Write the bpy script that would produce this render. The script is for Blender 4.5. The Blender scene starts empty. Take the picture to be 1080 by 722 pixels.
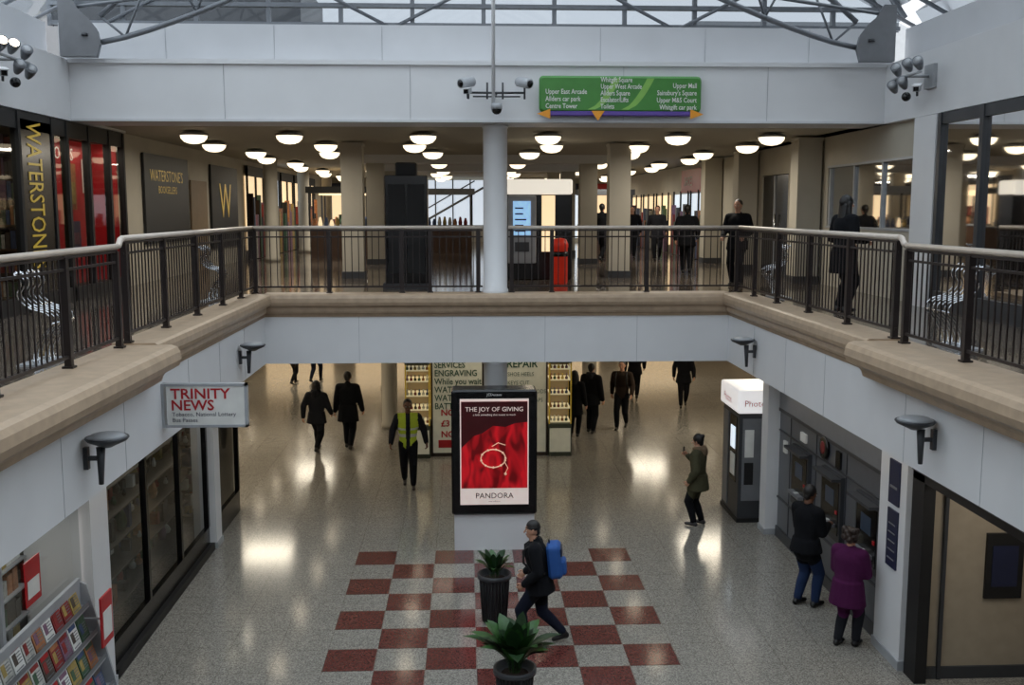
import bpy, math, random
import numpy as np
from mathutils import Vector, Matrix
random.seed(7)
scene = bpy.context.scene
scene.view_settings.view_transform = 'Standard'
pi = math.pi

# ---------------------------------------------------------------- materials
def lin(c):
    return tuple(((x/255)/12.92 if x/255 <= 0.04045 else ((x/255+0.055)/1.055)**2.4) for x in c)
MATS = {}
def mat(name, col, rough=0.6, metal=0.0, var=0.06, scale=6.0, emit=0.0, ecol=None, bump=0.0):
    if name in MATS: return MATS[name]
    m = bpy.data.materials.new(name); m.use_nodes = True
    nt = m.node_tree; b = nt.nodes['Principled BSDF']
    c = lin(col)
    tc = nt.nodes.new('ShaderNodeTexCoord'); nz = nt.nodes.new('ShaderNodeTexNoise')
    nz.inputs['Scale'].default_value = scale; nz.inputs['Detail'].default_value = 2
    nt.links.new(tc.outputs['Object'], nz.inputs['Vector'])
    r = nt.nodes.new('ShaderNodeValToRGB')
    r.color_ramp.elements[0].position = 0.3; r.color_ramp.elements[1].position = 0.7
    r.color_ramp.elements[0].color = tuple(x*(1-var) for x in c)+(1,)
    r.color_ramp.elements[1].color = tuple(min(1, x*(1+var)) for x in c)+(1,)
    nt.links.new(nz.outputs['Fac'], r.inputs['Fac'])
    nt.links.new(r.outputs['Color'], b.inputs['Base Color'])
    b.inputs['Roughness'].default_value = rough; b.inputs['Metallic'].default_value = metal
    if emit > 0:
        e = lin(ecol or col)
        b.inputs['Emission Color'].default_value = e+(1,)
        b.inputs['Emission Strength'].default_value = emit
        m.cycles.emission_sampling = 'NONE'
    if bump > 0:
        bp = nt.nodes.new('ShaderNodeBump'); bp.inputs['Strength'].default_value = bump
        bp.inputs['Distance'].default_value = 0.01
        nt.links.new(nz.outputs['Fac'], bp.inputs['Height']); nt.links.new(bp.outputs['Normal'], b.inputs['Normal'])
    MATS[name] = m
    return m

def glass(name, tint=(200,205,205), ior=1.35):
    if name in MATS: return MATS[name]
    m = bpy.data.materials.new(name); m.use_nodes = True
    nt = m.node_tree; nt.nodes.clear()
    o = nt.nodes.new('ShaderNodeOutputMaterial'); mx = nt.nodes.new('ShaderNodeMixShader')
    t = nt.nodes.new('ShaderNodeBsdfTransparent'); g = nt.nodes.new('ShaderNodeBsdfGlossy')
    fr = nt.nodes.new('ShaderNodeFresnel'); fr.inputs['IOR'].default_value = ior
    t.inputs['Color'].default_value = lin(tint)+(1,)
    g.inputs['Roughness'].default_value = 0.03
    nt.links.new(fr.outputs[0], mx.inputs[0]); nt.links.new(t.outputs[0], mx.inputs[1]); nt.links.new(g.outputs[0], mx.inputs[2])
    nt.links.new(mx.outputs[0], o.inputs[0]); MATS[name] = m
    return m

def terrazzo(name, base, dark, light, rough=0.16, scale=55):
    m = bpy.data.materials.new(name); m.use_nodes = True
    nt = m.node_tree; N = nt.nodes; L = nt.links; b = N['Principled BSDF']
    geo = N.new('ShaderNodeNewGeometry')
    vo = N.new('ShaderNodeTexVoronoi'); vo.inputs['Scale'].default_value = scale
    L.new(geo.outputs['Position'], vo.inputs['Vector'])
    bw = N.new('ShaderNodeRGBToBW'); L.new(vo.outputs['Color'], bw.inputs[0])
    r = N.new('ShaderNodeValToRGB')
    r.color_ramp.elements[0].position = 0.25; r.color_ramp.elements[0].color = lin(dark)+(1,)
    r.color_ramp.elements[1].position = 0.8; r.color_ramp.elements[1].color = lin(light)+(1,)
    e = r.color_ramp.elements.new(0.5); e.color = lin(base)+(1,)
    L.new(bw.outputs[0], r.inputs[0])
    sep = N.new('ShaderNodeSeparateXYZ'); L.new(geo.outputs['Position'], sep.inputs[0])
    def joint(out, off):
        a = N.new('ShaderNodeMath'); a.operation = 'ADD'; a.inputs[1].default_value = off; L.new(out, a.inputs[0])
        d = N.new('ShaderNodeMath'); d.operation = 'DIVIDE'; d.inputs[1].default_value = 0.633; L.new(a.outputs[0], d.inputs[0])
        f = N.new('ShaderNodeMath'); f.operation = 'FRACT'; L.new(d.outputs[0], f.inputs[0])
        g = N.new('ShaderNodeMath'); g.operation = 'LESS_THAN'; g.inputs[1].default_value = 0.016; L.new(f.outputs[0], g.inputs[0])
        return g.outputs[0]
    mxx = N.new('ShaderNodeMath'); mxx.operation = 'MAXIMUM'
    L.new(joint(sep.outputs[0], 1.8+63.3), mxx.inputs[0]); L.new(joint(sep.outputs[1], 63.3-16.42), mxx.inputs[1])
    nz = N.new('ShaderNodeTexNoise'); nz.inputs['Scale'].default_value = 0.5; L.new(geo.outputs['Position'], nz.inputs['Vector'])
    mr = N.new('ShaderNodeMapRange'); mr.inputs[3].default_value = 0.86; mr.inputs[4].default_value = 1.10
    L.new(nz.outputs['Fac'], mr.inputs[0])
    mul = N.new('ShaderNodeVectorMath'); mul.operation = 'SCALE'
    L.new(r.outputs[0], mul.inputs[0]); L.new(mr.outputs[0], mul.inputs['Scale'])
    mj = N.new('ShaderNodeMixRGB'); mj.blend_type = 'MULTIPLY'; mj.inputs[2].default_value = (0.72, 0.7, 0.68, 1)
    L.new(mxx.outputs[0], mj.inputs[0]); L.new(mul.outputs[0], mj.inputs[1])
    L.new(mj.outputs[0], b.inputs['Base Color'])
    b.inputs['Roughness'].default_value = rough
    return m

WHITE = mat('painted_white', (216,217,219), 0.55, var=0.03, scale=1.5)
WHITE2 = mat('painted_offwhite', (202,203,206), 0.6, var=0.04, scale=1.2)
CREAM = mat('painted_cream', (176,170,156), 0.7, var=0.04, scale=2)
CEIL = mat('ceiling_cream', (168,162,146), 0.8, var=0.03)
STONE = mat('ledge_sandstone', (174,152,128), 0.45, var=0.10, scale=7)
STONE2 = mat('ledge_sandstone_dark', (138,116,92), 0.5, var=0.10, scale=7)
RAIL = mat('rail_brown_metal', (46,39,38), 0.4, 0.3)
HAND = mat('handrail_beige', (196,184,172), 0.35, 0.1)
BLACK = mat('black_gloss', (12,12,14), 0.25)
BLACKM = mat('black_matte', (17,17,19), 0.6)
DGREY = mat('dark_grey', (54,56,60), 0.45)
GREY = mat('mid_grey', (112,114,118), 0.45)
LGREY = mat('light_grey', (160,163,167), 0.4)
STEEL = mat('steel_grey_paint', (112,116,122), 0.4, 0.2)
CHROME = mat('chrome', (205,208,212), 0.15, 1.0)
RED = mat('sign_red', (176,26,34), 0.4)
NAVY = mat('sign_navy', (28,34,62), 0.5)
PAPERW = mat('paper_white', (222,222,218), 0.6)
GOLD = mat('gold_letters', (196,164,56), 0.35, 0.0, emit=0.15)
GLASS = glass('window_glass', (205,210,210))
DGLASS = glass('tinted_glass', (112,117,120))
ROOFGL = glass('roof_glass', (214,222,228))
GABGL = glass('gable_glass', (128,134,140))
SIGNGREEN = mat('sign_green', (64,128,54), 0.4)
SIGNLG = mat('sign_light_green', (128,180,84), 0.4)
WARMLIT = mat('warm_lit_panel', (255,224,178), 0.6, emit=0.9)
COOLLIT = mat('cool_lit_panel', (215,228,240), 0.6, emit=0.9)
BOWL = mat('lamp_bowl_glass', (255,236,196), 0.5, emit=2.2, ecol=(255,236,200))
DISC = mat('downlight_lens', (255,240,214), 0.5, emit=8.0, ecol=(255,236,206))
SKIN = mat('skin_light', (190,142,116), 0.55)
SKIN2 = mat('skin_brown', (108,72,52), 0.55)
EYEW = mat('eye_white', (225,222,215), 0.3)
LIP = mat('lip', (140,80,72), 0.5)

# ---------------------------------------------------------------- mesh builder
class MB:
    def __init__(s, name):
        s.name = name; s.v = []; s.f = []; s.mi = []; s.sm = []; s.mats = []
    def idx(s, m):
        if m not in s.mats: s.mats.append(m)
        return s.mats.index(m)
    def add(s, vs, fs, m, smooth=False, M=None):
        o = len(s.v)
        if M is not None: vs = [tuple(M @ Vector(p)) for p in vs]
        s.v += [tuple(p) for p in vs]
        k = s.idx(m) if not isinstance(m, list) else None
        for i, f in enumerate(fs):
            s.f.append(tuple(o+j for j in f)); s.mi.append(k if k is not None else s.idx(m[i])); s.sm.append(smooth)
        return s
    def box(s, x0, x1, y0, y1, z0, z1, m, M=None):
        vs = [(x0,y0,z0),(x1,y0,z0),(x1,y1,z0),(x0,y1,z0),(x0,y0,z1),(x1,y0,z1),(x1,y1,z1),(x0,y1,z1)]
        fs = [(0,3,2,1),(4,5,6,7),(0,1,5,4),(1,2,6,5),(2,3,7,6),(3,0,4,7)]
        return s.add(vs, fs, m, False, M)
    def paneX(s, x, y0, y1, z0, z1, m):
        return s.add([(x,y0,z0),(x,y1,z0),(x,y1,z1),(x,y0,z1)], [(0,1,2,3)], m)
    def paneY(s, y, x0, x1, z0, z1, m):
        return s.add([(x0,y,z0),(x1,y,z0),(x1,y,z1),(x0,y,z1)], [(0,1,2,3)], m)
    def rbox(s, x0, x1, y0, y1, z0, z1, m, r=0.03, M=None):
        pts = []
        for cx, cz, a0 in ((x1-r,z1-r,0),(x0+r,z1-r,90),(x0+r,z0+r,180),(x1-r,z0+r,270)):
            for k in range(5):
                a = math.radians(a0+k*22.5); pts.append((cx, cz, math.cos(a), math.sin(a)))
        rings = []
        c = min(r*0.5, (y1-y0)*0.45)
        for y, q in ((y0, r-c), (y0+c, r), (y1-c, r), (y1, r-c)):
            rings.append([(px+q*ca, y, pz+q*sa) for px, pz, ca, sa in pts])
        n = len(pts); vs = sum(rings, []); fs = []
        for i in range(3):
            for j in range(n):
                fs.append((i*n+j, (i+1)*n+j, (i+1)*n+(j+1)%n, i*n+(j+1)%n))
        fs.append(tuple(range(n))); fs.append(tuple(reversed(range(3*n, 4*n))))
        return s.add(vs, fs, m, False, M)
    def lathe(s, prof, c, m, seg=24, M=None, smooth=True, sx=1, sy=1):
        vs = []; fs = []
        for r, z in prof:
            for j in range(seg):
                a = 2*pi*j/seg; vs.append((c[0]+r*math.cos(a)*sx, c[1]+r*math.sin(a)*sy, c[2]+z))
        for i in range(len(prof)-1):
            for j in range(seg):
                fs.append((i*seg+j, i*seg+(j+1)%seg, (i+1)*seg+(j+1)%seg, (i+1)*seg+j))
        fs.append(tuple(reversed(range(seg)))); fs.append(tuple(range((len(prof)-1)*seg, len(prof)*seg)))
        return s.add(vs, fs, m, smooth, M)
    def cyl(s, c, r, h, m, seg=24, r2=None, M=None):
        return s.lathe([(r,0),(r if r2 is None else r2,h)], c, m, seg, M, smooth=False if seg < 10 else True)
    def sphere(s, c, r, m, seg=16, M=None):
        rx, ry, rz = r if hasattr(r, '__len__') else (r,r,r)
        n = seg//2; prof = [(max(1e-4, math.sin(pi*i/n)), -math.cos(pi*i/n)) for i in range(n+1)]
        vs = []; fs = []
        for q, z in prof:
            for j in range(seg):
                a = 2*pi*j/seg; vs.append((c[0]+rx*q*math.cos(a), c[1]+ry*q*math.sin(a), c[2]+rz*z))
        for i in range(n):
            for j in range(seg):
                fs.append((i*seg+j, i*seg+(j+1)%seg, (i+1)*seg+(j+1)%seg, (i+1)*seg+j))
        return s.add(vs, fs, m, True, M)
    def tube(s, pts, r, m, seg=8, closed=False):
        P = [Vector(p) for p in pts]; n = len(P); vs = []; fs = []
        up = None
        for i in range(n):
            if closed: t = P[(i+1)%n]-P[i-1]
            else: t = P[min(i+1,n-1)]-P[max(i-1,0)]
            t.normalize()
            if up is None:
                up = Vector((0,0,1)) if abs(t.z) < 0.9 else Vector((0,1,0))
            up = (up - t*up.dot(t))
            if up.length < 1e-4: up = t.orthogonal()
            up.normalize(); sd = t.cross(up)
            rr = r[i] if hasattr(r, '__len__') else r
            for j in range(seg):
                a = 2*pi*j/seg; vs.append(tuple(P[i]+sd*rr*math.cos(a)+up*rr*math.sin(a)))
        k = n if closed else n-1
        for i in range(k):
            for j in range(seg):
                fs.append((i*seg+j, i*seg+(j+1)%seg, ((i+1)%n)*seg+(j+1)%seg, ((i+1)%n)*seg+j))
        if not closed:
            fs.append(tuple(reversed(range(seg)))); fs.append(tuple(range((n-1)*seg, n*seg)))
        return s.add(vs, fs, m, True)
    def prism(s, poly, fn, a, b, m):
        n = len(poly); vs = [fn(p, a) for p in poly]+[fn(p, b) for p in poly]
        fs = [(i, (i+1)%n, n+(i+1)%n, n+i) for i in range(n)]+[tuple(reversed(range(n))), tuple(range(n,2*n))]
        return s.add(vs, fs, m, False)
    def text(s, body, size, loc, m, xd=(1,0,0), yd=(0,0,1), align='LEFT', sy=1.0, sx=1.0, bold=0.0):
        cu = bpy.data.curves.new('t', 'FONT'); cu.body = body; cu.size = size; cu.align_x = align
        cu.offset = bold; cu.resolution_u = 2
        ob = bpy.data.objects.new('t', cu); scene.collection.objects.link(ob)
        bpy.context.view_layer.update()
        me = bpy.data.meshes.new_from_object(ob.evaluated_get(bpy.context.evaluated_depsgraph_get()))
        X = Vector(xd); Y = Vector(yd); L = Vector(loc)
        vs = [tuple(L+X*(v.co.x*sx)+Y*(v.co.y*sy)) for v in me.vertices]
        fs = [tuple(p.vertices) for p in me.polygons]
        bpy.data.objects.remove(ob); bpy.data.curves.remove(cu); bpy.data.meshes.remove(me)
        return s.add(vs, fs, m, False)
    def build(s, loc=(0,0,0), rz=0.0):
        me = bpy.data.meshes.new(s.name); me.from_pydata(s.v, [], s.f)
        for m in s.mats: me.materials.append(m)
        me.polygons.foreach_set('material_index', s.mi); me.polygons.foreach_set('use_smooth', s.sm)
        me.update()
        ob = bpy.data.objects.new(s.name, me); scene.collection.objects.link(ob)
        ob.location = loc; ob.rotation_euler = (0,0,rz)
        return ob

# ---------------------------------------------------------------- people
def V(*a): return Vector(a)
class Prim:
    def __init__(s, a, b, ra, rb, tag, su=1.0, sv=1.0, side=(1,0,0), flat=False):
        s.a = Vector(a); s.b = Vector(b); s.ra = ra; s.rb = rb; s.tag = tag; s.su = su; s.sv = sv; s.flat = flat
        w = s.b-s.a
        s.L = w.length
        w = w.normalized() if s.L > 1e-6 else V(0,0,1)
        u = Vector(side); u = u-w*u.dot(w)
        if u.length < 1e-3: u = w.orthogonal()
        s.u = u.normalized(); s.w = w; s.v = w.cross(s.u)
    def mesh(s, n=16):
        rings = []
        if s.flat:
            rings = [(0, s.ra*0.02), (0, s.ra), (s.L*0.5, (s.ra+s.rb)/2), (s.L, s.rb), (s.L, s.rb*0.02)]
        else:
            for i in range(6):
                a = pi/2*(1-i/5); rings.append((-s.ra*math.sin(a), s.ra*max(0.02, math.cos(a))))
            for i in range(1, 4): rings.append((s.L*i/4, s.ra+(s.rb-s.ra)*i/4))
            for i in range(6):
                a = pi/2*(i/5); rings.append((s.L+s.rb*math.sin(a), s.rb*max(0.02, math.cos(a))))
        vs = []; fs = []
        for t, r in rings:
            for j in range(n):
                q = 2*pi*j/n
                vs.append(tuple(s.a+s.w*t+s.u*(r*s.su*math.cos(q))+s.v*(r*s.sv*math.sin(q))))
        for i in range(len(rings)-1):
            for j in range(n):
                fs.append((i*n+j, i*n+(j+1)%n, (i+1)*n+(j+1)%n, (i+1)*n+j))
        fs.append(tuple(reversed(range(n)))); fs.append(tuple(range((len(rings)-1)*n, len(rings)*n)))
        return vs, fs
    def dist(s, P):
        d = P-np.array(s.a)
        x = d@np.array(s.u)/s.su; y = d@np.array(s.v)/s.sv; z = d@np.array(s.w)
        t = np.clip(z, 0, s.L) if s.L > 0 else np.zeros_like(z)
        r = s.ra+(s.rb-s.ra)*(t/(s.L+1e-9))
        return np.sqrt(x*x+y*y+(z-t)**2)-r

def remesh(prims, voxel, smooth=3):
    vs = []; fs = []
    for p in prims:
        v, f = p.mesh(); o = len(vs); vs += v; fs += [tuple(o+i for i in q) for q in f]
    me = bpy.data.meshes.new('tmp'); me.from_pydata(vs, [], fs); me.update()
    ob = bpy.data.objects.new('tmp', me); scene.collection.objects.link(ob)
    md = ob.modifiers.new('r', 'REMESH'); md.mode = 'VOXEL'; md.voxel_size = voxel
    if smooth:
        sm = ob.modifiers.new('s', 'SMOOTH'); sm.factor = 0.5; sm.iterations = smooth
    bpy.context.view_layer.update()
    m2 = bpy.data.meshes.new_from_object(ob.evaluated_get(bpy.context.evaluated_depsgraph_get()))
    V_ = [tuple(v.co) for v in m2.vertices]; F_ = [tuple(p.vertices) for p in m2.polygons]
    bpy.data.objects.remove(ob); bpy.data.meshes.remove(me); bpy.data.meshes.remove(m2)
    C = np.array([np.mean([V_[i] for i in f], axis=0) for f in F_])
    D = np.stack([p.dist(C) for p in prims])
    k = np.argmin(D, axis=0)
    return V_, F_, [prims[i].tag for i in k], C

def ik(a, c, l1, l2, pole):
    d = c-a; L = d.length; mx = (l1+l2)*0.999
    if L > mx: c = a+d*(mx/L); d = c-a; L = mx
    x = (l1*l1-l2*l2+L*L)/(2*L); h = math.sqrt(max(0, l1*l1-x*x))
    w = d/L; p = Vector(pole); p = p-w*p.dot(w); p.normalize()
    return a+w*x+p*h, c

def person(name, loc, face, H, feet=((0.0,0.0),(0.0,0.0)), hands=None, lean=0.0, top=None, legs=None, shoe=None,
           hairc=None, hair='short', skin=None, hem=0.50, bulk=1.0, hood=None, vest=None, stripe=None, yaw=0, nod=0, bag=None,
           vox=0.013, grip=0.6, phone=False, drop=0.0, scarf=None, sh=1.0, skirt=None):
    skin = skin or SKIN; hairc = hairc or HAIRK
    T = {'top': top, 'legs': legs, 'shoe': shoe, 'skin': skin, 'hair': hairc, 'vest': vest, 'stripe': stripe, 'hood': hood,
         'scarf': scarf, 'skirt': skirt}
    mb = MB(name)
    S = H
    R = Matrix.Rotation(-lean, 4, 'X')
    pz = 0.515-drop
    def tp(x, y, z):
        q = R @ V(x, y, z-0.515); return V(q.x, q.y, q.z+pz)
    pr = []
    b = bulk*1.03; bt = 'vest' if vest else 'top'
    pr.append(Prim(tp(0,0,0.50)*S, tp(0,0,0.60)*S, 0.066*b*S, 0.064*b*S, bt, 1.22, 0.92))
    pr.append(Prim(tp(0,0,0.60)*S, tp(0,0.004,0.745)*S, 0.064*b*S, 0.076*b*S, bt, 1.28, 0.86))
    pr.append(Prim(tp(-0.092*sh,0,0.795)*S, tp(0.092*sh,0,0.795)*S, 0.040*b*S, 0.040*b*S, bt))
    pr.append(Prim(tp(0,-0.004,0.78)*S, tp(0,0.0,0.85)*S, 0.052*b*S, 0.034*S, bt))
    nk = tp(0,0.004,0.845); hd = tp(0,0.014,0.925)
    pr.append(Prim(nk*S, (hd-V(0,0,0.03))*S, 0.032*S, 0.031*S, 'skin'))
    if scarf or hood:
        for k in range(10):
            a0 = 2*pi*k/10; a1 = 2*pi*(k+1)/10
            q = 0.052; zz = 0.855
            pr.append(Prim(tp(q*math.cos(a0), q*math.sin(a0)-0.006, zz-0.012*math.sin(a0))*S,
                           tp(q*math.cos(a1), q*math.sin(a1)-0.006, zz-0.012*math.sin(a1))*S, 0.022*S, 0.022*S, 'scarf' if scarf else 'hood'))
        if hood:
            pr.append(Prim(tp(0,-0.062,0.84)*S, tp(0,-0.072,0.80)*S, 0.035*S, 0.028*S, 'hood', 1.5, 1.0))
    for i, sx in enumerate((-1, 1)):
        fx, fy = feet[i][0], feet[i][1]; lift = feet[i][2] if len(feet[i]) > 2 else 0.0
        hip = V(sx*0.048, 0, pz-0.015)
        ank = V(sx*0.052+fx, fy, 0.045+lift)
        kn, ank = ik(hip, ank, 0.245, 0.235, (sx*0.05,1,0))
        lb = 1.04+(b-1)*0.4
        pr.append(Prim(hip*S, kn*S, 0.056*lb*S, 0.040*lb*S, 'legs'))
        pr.append(Prim(kn*S, (kn.lerp(ank,0.35)+V(0,-0.006,0))*S, 0.039*lb*S, 0.037*lb*S, 'legs'))
        pr.append(Prim((kn.lerp(ank,0.35)+V(0,-0.006,0))*S, (ank+(kn-ank)*0.1)*S, 0.037*lb*S, 0.029*lb*S, 'legs'))
        tilt = 0.0 if lift < 0.01 else min(0.9, lift*14)*(1 if fy < 0 else -0.5)
        hz = ank+V(0,-0.018,-0.02)
        fd = V(0, math.cos(tilt), -math.sin(tilt))
        pr.append(Prim(ank*S, hz*S, 0.025*S, 0.026*S, 'shoe'))
        toe = hz+fd*0.105
        if toe.z < 0.018: toe.z = 0.018
        pr.append(Prim(hz*S, toe*S, 0.026*S, 0.020*S, 'shoe', 1.0, 0.9))
    if hem < 0.48:
        pr.append(Prim(tp(0,0,0.57)*S, V(0, (feet[0][1]+feet[1][1])*0.15, hem)*S, 0.072*b*S, 0.088*b*S, bt if not skirt else 'skirt', 1.2, 1.0, flat=True))
        pr.append(Prim(tp(0,0,0.50)*S, V(0,0,0.47)*S, 0.074*b*S, 0.07*b*S, bt, 1.2, 0.95))
    if hands is None: hands = ((-0.17,0.03,0.47),(0.17,0.03,0.47))
    wr = []
    for i, sx in enumerate((-1, 1)):
        shd = tp(sx*0.110*sh, 0, 0.795); w = Vector(hands[i])
        el, w = ik(shd, w, 0.165, 0.145, (sx*0.5,-1,-0.4))
        pr.append(Prim(shd*S, el*S, 0.038*b*S, 0.032*b*S, 'top'))
        pr.append(Prim(el*S, w*S, 0.032*b*S, 0.023*b*S, 'top'))
        pr.append(Prim(w*S, (w+(w-el)*0.12)*S, 0.016*S, 0.016*S, 'skin'))
        wr.append((el, w))
    Vb, Fb, tags, C = remesh(pr, vox, 3)
    if vest:
        for i, t in enumerate(tags):
            z = C[i][2]/S
            if t == 'vest' and (0.585 < z < 0.615 or (0.66 < z < 0.685)): tags[i] = 'stripe'
            if t == 'vest' and abs(C[i][0]) < 0.022*S and C[i][1] > 0: tags[i] = 'top'
    mb.add(Vb, Fb, [T[t] for t in tags], True)
    HR = Matrix.Translation(hd*S) @ Matrix.Rotation(math.radians(-yaw), 4, 'Z') @ Matrix.Rotation(-math.radians(nod)-lean*0.3, 4, 'X')
    def hp(x, y, z): return V(x, y, z)*S
    hp_ = []
    hp_.append(Prim(hp(0,-0.004,0.010), hp(0,-0.004,0.014), 0.056*S, 0.056*S, 'skin', 0.82, 1.0))
    hp_.append(Prim(hp(0,0.014,-0.022), hp(0,0.020,-0.034), 0.040*S, 0.028*S, 'skin', 0.92, 0.95))
    hp_.append(Prim(hp(0,0.053,0.004), hp(0,0.062,-0.014), 0.005*S, 0.008*S, 'skin'))
    for sx in (-1, 1):
        hp_.append(Prim(hp(sx*0.047,-0.002,0.008), hp(sx*0.046,0.0,-0.012), 0.010*S, 0.007*S, 'skin', 0.5, 1.0))
    hp_.append(Prim(hp(0,0,-0.03), hp(0,-0.004,-0.07), 0.030*S, 0.031*S, 'skin'))
    if hair in ('short', 'long', 'bun', 'bob', 'curly'):
        k = 1.0 if hair == 'short' else 1.08
        hp_.append(Prim(hp(0,-0.014,0.022), hp(0,-0.014,0.024), 0.0565*k*S, 0.0565*k*S, 'hair', 0.90, 1.0))
        hp_.append(Prim(hp(0,-0.030,0.0), hp(0,-0.034,-0.02), 0.038*k*S, 0.030*k*S, 'hair', 1.1, 0.9))
    if hair == 'long':
        hp_.append(Prim(hp(0,-0.035,-0.01), hp(0,-0.05,-0.12), 0.050*S, 0.045*S, 'hair', 1.15, 0.6))
        for sx in (-1, 1): hp_.append(Prim(hp(sx*0.042,-0.012,0.01), hp(sx*0.052,-0.01,-0.10), 0.022*S, 0.02*S, 'hair'))
    if hair == 'bob':
        for sx in (-1, 1): hp_.append(Prim(hp(sx*0.040,-0.014,0.01), hp(sx*0.044,-0.010,-0.045), 0.024*S, 0.022*S, 'hair'))
        hp_.append(Prim(hp(0,-0.04,-0.01), hp(0,-0.045,-0.05), 0.04*S, 0.036*S, 'hair', 1.1, 0.7))
    if hair == 'curly':
        for k in range(18):
            a = k*2.4; z = 0.02+0.04*math.sin(k*1.7)
            hp_.append(Prim(hp(0.050*math.cos(a),-0.028+0.040*math.sin(a)-0.01,z), hp(0.052*math.cos(a),-0.028+0.042*math.sin(a)-0.01,z+0.004), 0.026*S, 0.024*S, 'hair'))
    if hair == 'bun':
        hp_.append(Prim(hp(0,-0.055,0.045), hp(0,-0.062,0.05), 0.026*S, 0.024*S, 'hair'))
    if hair == 'cap':
        hp_.append(Prim(hp(0,-0.008,0.03), hp(0,-0.008,0.032), 0.054*S, 0.05*S, 'hair', 0.92, 1.1))
        hp_.append(Prim(hp(0,-0.030,0.0), hp(0,-0.034,-0.015), 0.036*S, 0.030*S, 'hair', 1.1, 0.9))
    Vb, Fb, tags, C = remesh(hp_, 0.0075 if vox < 0.016 else 0.011, 2)
    mb.add(Vb, Fb, [T[t] for t in tags], True, HR)
    for sx in (-1, 1):
        mb.sphere(hp(sx*0.019,0.047,0.002), (0.0075*S,0.005*S,0.005*S), EYEW, 8, HR)
        mb.sphere(hp(sx*0.019,0.0505,0.002), (0.004*S,0.003*S,0.004*S), BLACKM, 8, HR)
        mb.box((sx*0.019-0.010)*S, (sx*0.019+0.010)*S, 0.049*S, 0.053*S, 0.0115*S, 0.0145*S, hairc, HR)
    mb.sphere(hp(0,0.047,-0.030), (0.015*S,0.006*S,0.0035*S), LIP, 8, HR)
    for i, sx in enumerate((-1, 1)):
        el, w = wr[i]
        d = (w-el).normalized()
        inward = V(-sx, 0.25, 0); inward = (inward-d*inward.dot(d)).normalized()
        side = d.cross(inward)
        if side.y < 0 and abs(d.z) > 0.5: side = -side
        if abs(d.z) <= 0.5:
            inward = V(0,0,-1); inward = (inward-d*inward.dot(d)).normalized()
            side = V(-sx,0,0); side = (side-d*side.dot(d)).normalized()
        hs = []
        base = w+d*0.012
        hs.append(Prim(w*S, base*S, 0.016*S, 0.016*S, 'skin'))
        hs.append(Prim((base+d*0.006)*S, (base+d*0.036)*S, 0.022*S, 0.023*S, 'skin', 1.0, 0.48, side))
        lens = (0.036, 0.043, 0.041, 0.032)
        for k in range(4):
            off = side*(0.018-0.012*k)
            p0 = base+d*0.040+off
            g = grip*(0.9+0.1*k)
            d1 = (d*math.cos(g*0.6)+inward*math.sin(g*0.6)); d2 = (d*math.cos(g*1.6)+inward*math.sin(g*1.6))
            d3 = (d*math.cos(g*2.3)+inward*math.sin(g*2.3))
            p1 = p0+d1*lens[k]*0.45; p2 = p1+d2*lens[k]*0.33; p3 = p2+d3*lens[k]*0.22
            hs += [Prim((p0-d*0.012)*S, p1*S, 0.0056*S, 0.0052*S, 'skin'), Prim(p1*S, p2*S, 0.0052*S, 0.0047*S, 'skin'), Prim(p2*S, p3*S, 0.0047*S, 0.0042*S, 'skin')]
        t0 = base+d*0.010+side*0.018
        t1 = t0+(d*0.7+side*0.8).normalized()*0.022; t2 = t1+(d*0.8+inward*0.5).normalized()*0.02
        hs += [Prim(t0*S, t1*S, 0.0075*S, 0.0062*S, 'skin'), Prim(t1*S, t2*S, 0.006*S, 0.005*S, 'skin')]
        Vb, Fb, tags, C = remesh(hs, 0.0045 if vox < 0.016 else 0.007, 1)
        mb.add(Vb, Fb, skin, True)
        if phone and i == 1:
            c = (base+d*0.05+inward*0.014)*S
            M = Matrix.Translation(c)
            mb.rbox(-0.035, 0.035, -0.005, 0.005, -0.02, 0.11, BLACK, 0.012, M)
    if bag:
        M = Matrix.Translation(tp(0,-0.055*b-0.02,0.70)*S) @ Matrix.Rotation(-lean, 4, 'X')
        mb.rbox(-0.15, 0.15, -0.16, 0.02, -0.26, 0.20, bag, 0.07, M)
        mb.rbox(-0.11, 0.11, -0.21, -0.14, -0.22, -0.02, bag, 0.04, M)
        mb.rbox(-0.12, 0.12, -0.175, -0.12, 0.02, 0.15, mat('bag_panel_dark', (24,34,60), 0.6), 0.03, M)
        mb.tube([M@V(-0.03,-0.02,0.19), M@V(-0.02,-0.02,0.24), M@V(0.02,-0.02,0.24), M@V(0.03,-0.02,0.19)], 0.008, BLACKM)
        for sx in (-1, 1):
            pts = [tp(sx*0.07,-0.055,0.78), tp(sx*0.075,-0.03,0.835), tp(sx*0.075,0.02,0.835), tp(sx*0.075,0.066*b,0.79), tp(sx*0.08,0.072*b,0.70), tp(sx*0.09,0.03,0.62), tp(sx*0.075,-0.06,0.60)]
            mb.tube([p*S for p in pts], 0.016, BLACKM, 6)
    return mb.build(loc, -math.radians(face))

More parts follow.
